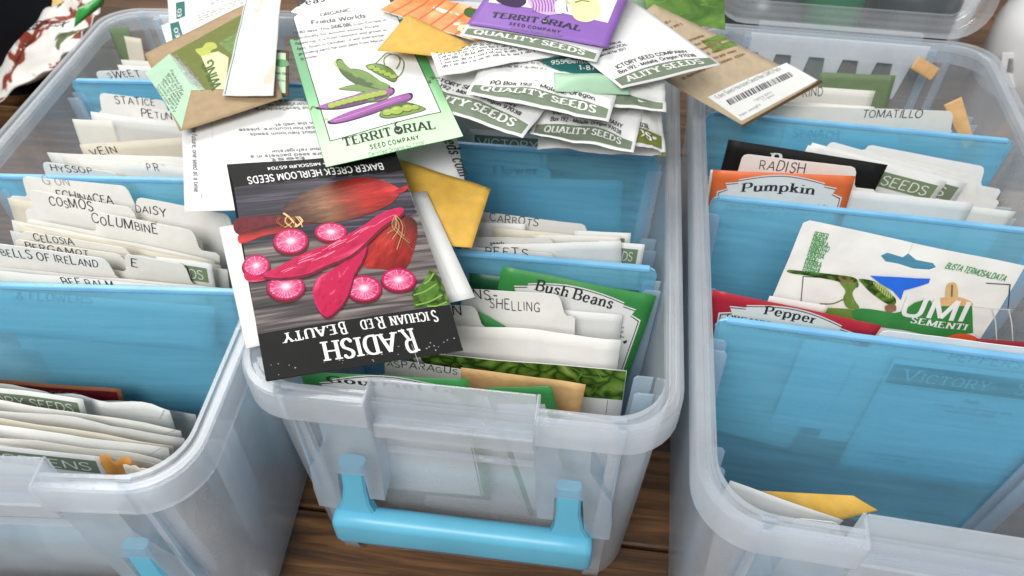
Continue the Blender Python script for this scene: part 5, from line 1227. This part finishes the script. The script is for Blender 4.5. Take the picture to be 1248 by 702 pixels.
stand('M', 1.95, (352, 470), (446, 483), 'offwhite', 'off white envelope tip in the front left corner of the middle box', None, lean=0, **k5)
G6 = 'packets filed in the second row of the middle box'
k6 = dict(group=G6, lean=6, wob=.08)
tabcard('M', 13.9, (580, 258), (716, 274), 'CARROTS', 'white tab card handwritten carrots', 0.46, (597, 269), (657, 276), xl=.6, xr=.7)
stand('M', 13.3, (560, 270), (640, 273), 'bright', 'bright envelope under the carrots tab at the left', None, **k6)
stand('M', 12.9, (600, 276), (726, 289), 'cream', 'cream packet in front of the carrots tab', None, **k6)
stand('M', 12.6, (650, 286), (756, 288), 'offwhite', 'off white packet right of the cream one, before the carrots tab', None, **k6)
stand('M', 13.1, (700, 281), (769, 284), 'white', 'packet with a dark green corner behind the others by the right wall', band_art('SEEDS', 'seedgreen'), **k6)
tabcard('M', 12.1, (560, 289), (675, 291), '', 'white tab card with small print seeds', .5, (580, 298), xl=.5, xr=.8, extra=lambda A: A.text('seeds', 1.6, .5, .26, 'ink', 'bold'))
stand('M', 11.6, (600, 298), (757, 294), 'white', 'white packet in front of the small print tab', None, **k6)
stand('M', 11.9, (730, 293), (786, 298), 'white', 'packet with a dark green band and a stalk of grass, by the right wall', band_art('SEEDS', 'seedgreen'), **k6)
tabcard('M', 11.1, (570, 301), (676, 309), 'BEETS', 'white tab card half hidden behind the front divider of the middle box', .55, (592, 310), xl=.5, xr=2)
G7 = 'packets behind the middle divider of the middle box'
stand('M', 19.8, (600, 216), (759, 220), 'white', 'pale packet showing as a lighter rectangle through the middle blue divider', None, lean=0, h=7.5, group=G7, bulge=0, wob=0)
tabcard('M', 20.0, (560, 192), (672, 206), '', 'tab card printed with wer, seen through the middle blue divider', .5, (600, 205), xl=.2, xr=.4, lean=0, th=1.6, extra=lambda A: fit(A, 'Flower', (602, 211), (659, 212), .55, 'ink', 'serif'))
stand('M', 20.7, (572, 157), (668, 164), 'white', 'packet with a framed dark green band, standing under the heap', band_art('VICTORY', 'sage', frame=True), group=G7)

# ================================================================== PACKETS FILED IN THE RIGHT BOX
GR1 = 'packets at the front of the right box'
sh = Sheet(atbox('R', 890, 586, 4.1), atbox('R', 1028, 634, 3.1), atbox('R', 1012, 652, 3.0), atbox('R', 868, 622, 3.9), bulge=.1, wob=.05)
flat('seed_envelope', 'white envelope corner slanting at the front of the right box', sh, 'white', None, 'envelope', GR1)
sh = Sheet(atbox('R', 926, 598, 5.0), atbox('R', 1040, 604, 4.6), atbox('R', 1070, 622, 4.0), atbox('R', 1000, 640, 3.6), bulge=.1, wob=.05)
flat('coin_envelope', 'yellow envelope lying behind the white corner at the front of the right box', sh, 'yellow', env_seams, 'envelope', GR1)
stand('R', 2.9, (878, 620), (985, 643), 'greyw', 'grey envelope edge along the front wall of the right box', None, lean=1, group=GR1, fold=dogear(.2, 3))
tabcard('R', 2.4, (968, 632), (1026, 638), '', 'short white tab card beside the latch seat of the right box', .5, None, xl=1.8, xr=1.5, lean=0, extra=lambda A: A.text('y', A.w * .8, .8, .4, 'pen', 'hand'))
tabcard('R', DY['R', 1] + .55, (1140, 425), (1262, 440), 'PEPPERS', 'tab card with peppers handwritten, seen through the front divider of the right box', .6, (1155, 438), xl=3, xr=1, lean=0, ink='blueink')
def victory_behind(A):
    w, h = A.w, A.h
    A.part('band'); A.rect(.12, .35, w - .12, 1.75, 'teal', 1)
    A.part('lettering'); A.text('V', .75, 1.42, .82, 'bright', 'serifl'); A.text('ICTORY ', 1.55, 1.42, .62, 'bright', 'serifl'); A.text('S', 5.6, 1.42, .82, 'bright', 'serifl'); A.text('EEDS', 6.35, 1.42, .62, 'bright', 'serifl')
    A.text('Peas', w * .52, 2.5, .26, 'ink', 'bold', 'c'); A.text('a family farm growing rare', w * .55, 3.0, .24, 'softink', 'sans', 'c'); A.text('seeds since 1998', w * .55, 3.4, .24, 'softink', 'sans', 'c')
    A.text('for more about our', w * .3, h - 1.9, .24, 'softink', 'sans', 'c'); A.text('victory seeds', w * .3, h - 1.5, .24, 'softink', 'sans', 'c')
stand('R', DY['R', 1] + .28, (1090, 437), (1330, 466), 'bright', 'white packet with dark green band, seen through the front divider of the right box', victory_behind, lean=0, h=9.6, bulge=0, wob=0, group=GR1)
GR2 = 'packets filed in the second row of the right box'
cr = crop(820, 130, 2.264)
def pepper_sheet():
    TL, TR = atbox('R', 981, 268, 15.2), atbox('R', 1250, 325, 15.2); e = (TR - TL).normalized(); a = math.radians(14); yaw = BOX['R'][2]
    back = Vector((-math.sin(yaw), math.cos(yaw), 0)); dn = -back * math.sin(a) - Vector((0, 0, 1)) * math.cos(a); dn = (dn - e * dn.dot(e)).normalized()
    return Sheet(TL, TR, TR + dn * 11, TL + dn * 11, bulge=.25, wob=.12, fold=lambda u, v: .12 * math.exp(-((v - .36) / .10) ** 2) * noise.noise(Vector((u * 7, 3, 1))) + .05 * math.sin(u * 40) * (u > .8) * (v > .5))
sh = pepper_sheet(); PR = lambda pts: sh.inv, 0
hole = [sh.inv(*cr(x, y)) for x, y in ((572, 408), (590, 400), (632, 412), (648, 402), (668, 418), (715, 427), (724, 440), (705, 446), (660, 442), (620, 430), (585, 424))]
top = sh.inv(*cr(645, 330)); kx = hole[3]
outl = [(0, .2), (.25, 0), (kx[0] - .01, 0), (kx[0] - .01, kx[1])] + [hole[i] for i in (2, 1, 0, 10, 9, 8, 7, 6, 5, 4)] + [(kx[0] + .01, kx[1]), (kx[0] + .01, 0), (sh.w, 0), (sh.w, sh.h), (0, sh.h)]
def pepper_art(A):
    cz = crop(940, 300, 4.05); P = lambda pts: A.px(pts, cz)
    A.part('lettering')
    for k, t in enumerate(('PEPPER', 'PIMENT', 'PAPRIKA', 'PIMIENTO', 'PIMENTO', 'PIPERIA', 'ARDEI', 'PAPRIKA', 'PAPRYKA', 'PAPRIKA')):
        x = 387 - k * 3.6; y = 357 + k * 10.6; fit(A, t, (x, y), (x + 8.0 * len(t) * .82, y + 2.0 * len(t) * .62), .27, 'grassgreen', 'bold', cr)
    A.part('slogan_lettering'); fit(A, 'BUSTA TERMOSALDATA', (747, 440), (914, 480), .30, 'grassgreen', 'bold', cr, slant=.2)
    A.part('picture')
    A.blob(P([(88, 113), (200, 122), (320, 133), (412, 148), (420, 192), (360, 178), (300, 160), (180, 140), (88, 128)]), 'leafphoto', 1)
    A.blob(P([(335, 165), (420, 172), (396, 215), (404, 250), (428, 292), (372, 292), (350, 250), (362, 210)]), 'podskin', 2, axis=(*P([(370, 160), (400, 292)]), .6))
    A.stroke(P([(235, 276), (300, 272), (352, 250)]), .07, 'olive', 2); A.stroke(P([(330, 140), (350, 160), (400, 160)]), .14, 'rootbrown', 3)
    A.blob(P([(428, 150), (500, 160), (560, 205), (604, 242), (602, 272), (560, 268), (490, 220), (450, 180)]), 'leafphoto', 2); A.blob(P([(495, 163), (550, 185), (590, 228), (570, 240), (520, 200)]), 'podlight', 3)
    for k in range(8): A.stroke(P([(505 + k * 11, 165 + k * 8), (500 + k * 11, 190 + k * 8)]), .035, 'olive', 4)
    A.blob(P([(555, 276), (600, 270), (604, 300), (560, 304)]), 'rootbrown', 6)
    A.blob(P([(800, 258), (830, 246), (900, 240), (975, 262), (986, 286), (900, 288), (830, 282)]), 'peach', 2); A.blob(P([(862, 178), (906, 176), (912, 250), (858, 245)]), 'straw', 3); A.stroke(P([(885, 180), (884, 240)]), .08, 'rootbrown', 4)
    A.part('band')
    A.poly(P([(110, 282), (250, 290), (390, 296), (400, 346), (250, 320), (120, 292)]), 'podlight', 1); A.blob(P([(240, 300), (390, 298), (400, 345), (300, 330)]), 'podskin', 2)
    A.poly(P([(388, 300), (440, 292), (520, 300), (600, 312), (640, 305), (700, 266), (740, 256), (782, 258), (790, 286), (985, 286), (995, 425), (850, 442), (540, 382), (400, 346)]), 'green', 3)
    A.blob(P([(850, 442), (920, 424), (1000, 440), (1006, 466), (900, 455)]), 'tomato', 5)
    A.part('tape'); A.poly(P([(480, 130), (776, 146), (768, 168), (645, 202), (630, 248), (592, 205), (530, 168)]), 'bluetape', 6)
    A.part('maker_lettering'); fit(A, 'UMI', (628, 322), (966, 366), 1.12, 'bright', 'bold', cz, layer=6, sp=.2)
    fit(A, 'SEMENTI', (676, 362), (962, 408), .34, 'bright', 'serif', cz, layer=7)
    A.part('frame_line'); A.stroke(P([(143, 276), (155, 142), (300, 150)]), .04, 'ink', 2, smooth=False); A.stroke(P([(1058, 178), (1176, 186), (1165, 306)]), .05, 'ink', 2, smooth=False)
    A.part('seam'); A.stroke(P([(1086, 305), (1104, 370), (1112, 466)]), .05, 'greyw', 2); A.stroke(P([(1170, 312), (1184, 380), (1192, 468)]), .05, 'greyw', 2); A.stroke(P([(985, 290), (1090, 302), (1180, 310)]), .04, 'greyw', 2)
packet('seed_packet', 'white hang packet with a slot hole, blue tape and pepper pictures', 'seed packet', GR2, sh, 'card', pepper_art, outline=outl)
kr = dict(group=GR2, wob=.06)
stand('R', 12.5, (938, 361), (1010, 372), 'white', 'small white packet corner behind the red pepper packet', None, **kr)
stand('R', 11.9, (869, 353), (1075, 397), 'red', 'red pepper packet with a pale arched label', label_art('Pepper', 'red', size=.55, drop=.1, panel='offwhite', body=False, titlepx=((932, 381), (996, 394)), lines=(('ORGANIC & BIODYNAMIC', (886, 386), (1034, 413), .24), ('Ancho Poblano', (920, 400), (1006, 416), .36))), lean=6, **kr)
stand('R', 11.6, (1190, 412), (1310, 421), 'maroon', 'dark red packet edge at the right end of the second row', None, **kr)
tabcard('R', 11.3, (1074, 402), (1310, 432), '', 'bright white tab card behind the front divider of the right box', .5, None, xl=3, xr=1, mat='bright')
GR3 = 'packets filed in the third row of the right box'
k7 = dict(group=GR3, lean=7, wob=.06)
tabcard('R', DY['R', 3] + .3, (958, 152), (1098, 166), 'SPINACH', 'tab card with spinach handwritten, seen through the blue divider', 0.55, (966, 166), (1026, 168), xl=2.5, xr=1, lean=0, ink='blueink', sty='marker', th=1.8)
tabcard('R', DY['R', 3] + .6, (905, 150), (955, 155), 'SWISS', 'faint tab card left of the spinach one, seen through the blue divider', .5, (905, 163), xl=1, xr=6, lean=0, ink='blueink', th=1.8)
tabcard('R', 27.3, (1057, 176), (1203, 204), '', 'rearmost white tab card of the stack right of the pumpkin packet', .5, None, xl=3, xr=1.5, mat='bright', th=1.2)
tabcard('R', 26.7, (1048, 181), (1196, 217), '', 'blank white tab card, second from the rear beside the black packet', .5, None, xl=3, xr=1.8, mat='card', th=1.1)
tabcard('R', 26.1, (1011, 172), (1183, 221), '', 'blank white tab card, third from the rear beside the black packet', .5, None, xl=2, xr=2.4, mat='bright', th=1.2)
stand('R', 25.3, (990, 174), (1179, 224), 'white', 'white packet with a grey green seeds band, the rear one of two', band_art('VICTORY SEEDS', 'sage', frame=True), **k7)
stand('R', 24.6, (985, 177), (1154, 222), 'white', 'white packet with a grey green seeds band, the front one of two', band_art('VICTORY SEEDS', 'seedgreen', frame=True), **k7)
def blackpack(A): A.part('lettering'); fit(A, 'R', (937, 204), (953, 206), .95, 'white', 'serif'); fit(A, 'ADISH', (958, 214), (1020, 221), .75, 'white', 'serif')
stand('R', 23.4, (888, 170), (1082, 201), 'black', 'black packet standing behind the radish tab card', blackpack, **k7)
tabcard('R', 22.5, (905, 188), (1046, 204), 'RADISH', 'white tab card handwritten radish', 0.58, (925, 206), (979, 211), xl=.5, xr=1.4)
stand('R', 22.1, (1030, 231), (1188, 248), 'white', 'white envelope right of the pumpkin packet', None, **k7)
stand('R', 21.7, (866, 207), (880, 208), 'white', 'thin white packet edge left of the pumpkin packet', None, h=6, **k7)
stand('R', 21.4, (869, 207), (1043, 215), 'pumpkin', 'orange pumpkin packet with a white arched label', label_art('Pumpkin', 'pumpkin', size=.60, drop=.15), **k7)
stand('R', 22.6, (1120, 244), (1238, 258), 'offwhite', 'off white envelope at the right end of the pumpkin row', None, **k7)
GR4 = 'cards at the back of the right box'
stand('R', 33.5, (950, 103), (1067, 111), 'offwhite', 'off white card with dark writing behind the tomatillo card', hand(('KIND', (978, 118), (1004, 116), .6)), group=GR4)
stand('R', 30.6, (935, 122), (1066, 130), 'card', 'plain card just behind the tomatillo card', None, group=GR4)
tabcard('R', 29.4, (925, 127), (1164, 136), '', 'long cream card handwritten tomatillo', .6, None, xl=.2, xr=.3, mat='offwhite', th=1.4, extra=lambda A: fit(A, 'TOMATILLO', (1050, 143), (1125, 143), .52, 'pen', 'hand', jit=.2))
stand('R', 34.0, (1150, 128), (1172, 118), 'peach', 'small tan packet corner at the back right of the right box', None, group=GR4, h=3.4)
stand('R', 36.4, (1120, 68), (1146, 84), 'peach', 'thin tan packet edge leaning at the back wall of the right box', None, group=GR4, h=.9)
stand('R', 37.3, (1000, 88), (1092, 92), 'seedgreen', 'dull green packet behind the hinge comb of the right box', None, group=GR4)

# ================================================================== AROUND THE BOXES
def lathe(prof, mat, mb, c=(0, 0, 0), n=28):
    vs = []; fs = []
    for r, z in prof:
        for k in range(n): a = 2 * PI * k / n; vs.append((c[0] + r * math.cos(a), c[1] + r * math.sin(a), c[2] + z))
    for i in range(len(prof) - 1):
        for k in range(n): fs.append((i * n + k, i * n + (k + 1) % n, (i + 1) * n + (k + 1) % n, (i + 1) * n + k))
    mb.add(vs, fs, mat)
def bottle(loc, prof, mat, cap, name, label, cat, capmat, band=None):
    r = empty(name, loc); tag(r, label, cat)
    mb = MB(); lathe(prof, mat, mb); mb.build('body', r, smooth=True)
    if cap: mb = MB(); lathe(cap, capmat, mb); mb.build('cap', r, smooth=True)
    if band: mb = MB(); lathe(band[0], band[1], mb); mb.build('label', r, smooth=True)
    return r
p = atz(1264, 104, 0)
wb = bottle((p.x, p.y, 0), [(.1, 0), (4.5, 0), (4.8, .3), (4.8, 4.6), (4.5, 5.7), (3.6, 6.7), (2.9, 7.1), (2.8, 7.5), (3.3, 7.7), (3.3, 8.2), (2.7, 8.4), (2.7, 8.6)], 'bottle_white', [(2.8, 8.6), (3.1, 8.7), (3.1, 11.2), (2.8, 11.5), (.1, 11.5)],
       'white_bottle', 'glossy white plastic bottle standing beyond the right box', 'bottle', 'bottle_white')
wb.scale = (1.35, 1.35, 1.35)
for px, py, z, r, h, mat, lab in ((1012, 12, 6, 3.2, 15, 'bottle_green', 'green bottle seen through the open lid'), (1110, 10, 6, 4.5, 13, 'dark_plastic', 'dark round container seen through the open lid'),
                              (930, 12, 6, 4.0, 11, 'dark_plastic', 'dark low container behind the open lid, nearest the heap')):
    p = atz(px, py, z); bottle((p.x, p.y, 0), [(.1, 0), (r, 0), (r, h * .6), (r * .85, h * .75), (r * .45, h * .85), (r * .45, h)], mat, [(r * .5, h), (r * .5, h + 2), (.1, h + 2)], 'bottle', lab, 'bottle', mat)
p = atz(1165, 12, 6); bottle((p.x, p.y, 0), [(.1, 0), (1.6, 0), (2.0, 13), (1.9, 13), (1.5, .3)], 'bottle_white', None, 'tall_cup', 'white cup standing behind the open lid', 'cup', 'bottle_white')
sh = Sheet(atz(1222, 64, 5), atz(1262, 64, 5), atz(1250, 110, 2), atz(1216, 104, 2), bulge=.05, wob=.05)
flat('paper_slip', 'white slip with a barcode beside the white bottle', sh, 'white', lambda A: (A.part('barcode'), A.barcode(.6, .6, A.w - .6, 2.0)), 'paper slip')
# left background: black cloth, pouch, foil
mb = MB(); o = atz(-10, 30, 6); rng = random.Random(2); vs = []; fs = []; nu, nv = 24, 14
for j in range(nv + 1):
    for i in range(nu):
        a = 2 * PI * i / nu; t = j / nv; rr = 11.0 * math.sin(PI * (.06 + .9 * t)) ** .6
        q = Vector((rr * math.cos(a) * .85, rr * .9 * math.sin(a), 26 * (t - .25)))
        q += Vector((noise.noise(q * .12), noise.noise(q * .12 + Vector((9, 0, 0))), 0)) * 2.2; q.x += -6 * t; q.y += 6 * t
        vs.append(o + q)
for j in range(nv):
    for i in range(nu): fs.append((j * nu + i, j * nu + (i + 1) % nu, (j + 1) * nu + (i + 1) % nu, (j + 1) * nu + i))
fs.append(tuple(range(nu * nv, nu * nv + nu)))
mb.add(vs, fs, 'cloth_black'); c = mb.build('dark_cloth', None, o, smooth=True); tag(c, 'black cloth bundle at the top left corner beyond the left box', 'cloth')
sh = Sheet(atz(8, 20, 6), atz(128, -10, 9), atz(92, 62, 6), atz(-10, 128, 2), bulge=.8, wob=.5, freq=.15, fold=lambda u, v: .8 * noise.noise(Vector((u * 5, v * 5, 2))))
flat('foil_pouch', 'crumpled white pouch with brown red pictures beside the black cloth', sh, 'white', lambda A: (A.part('picture'), A.poly([(.1, .1), (A.w - .1, .1), (A.w - .1, A.h - .1), (.1, A.h - .1)], 'pouchphoto', 1), A.part('lettering'), A.text('SEED MIX', A.w * .3, A.h * .35, 1.0, 'ink', 'bold', rot=.3)), 'pouch', None, thick=1.2, g=24)
sh = Sheet(atz(30, -25, 8), atz(105, -50, 9), atz(108, 14, 7), atz(46, 22, 7), bulge=.8, wob=.6, freq=.2)
flat('paper_wrap', 'warm tan paper wrap lying above the crumpled pouch', sh, 'warm_wrap', None, 'wrapping', None, thick=.5)
sh = Sheet(atz(96, 10, 10), atz(128, -8, 10), atz(126, 6, 9), atz(92, 34, 9), bulge=.4, wob=.4, freq=.3)
flat('foil_packet', 'shiny green foil packet at the back corner of the left box', sh, 'foil_green', None, 'foil packet', None, thick=.5)

# packets standing under the heap, on which it rests
for n, (Y, x0, x1, z, m, lab) in enumerate(((22.5, -7.5, .6, 17.6, 'offwhite', 'off white packet standing upright under the heap, in the third row of the middle box'), (25.5, -8, .5, 18.3, 'kraft', 'brown packet standing upright under the heap, in the third row of the middle box'), (27.5, .5, 8.4, 18.5, 'cream', 'cream packet standing upright under the heap, in the third row of the middle box'),
        (31.5, -8, .2, 18.9, 'white', 'white packet standing upright under the heap, in the last row of the middle box'), (34, 0, 8.2, 19.2, 'palegreen', 'pale green packet standing upright under the heap, in the last row of the middle box'))):
    c = [to_world('M', q) for q in ((x0, Y, z), (x1, Y, z), (x1, Y - 1, z - 11), (x0, Y - 1, z - 11))]
    packet('seed_packet', lab, 'seed packet', 'packets standing under the heap', Sheet(*c, bulge=.08, wob=.06), m, None, .12, 10)
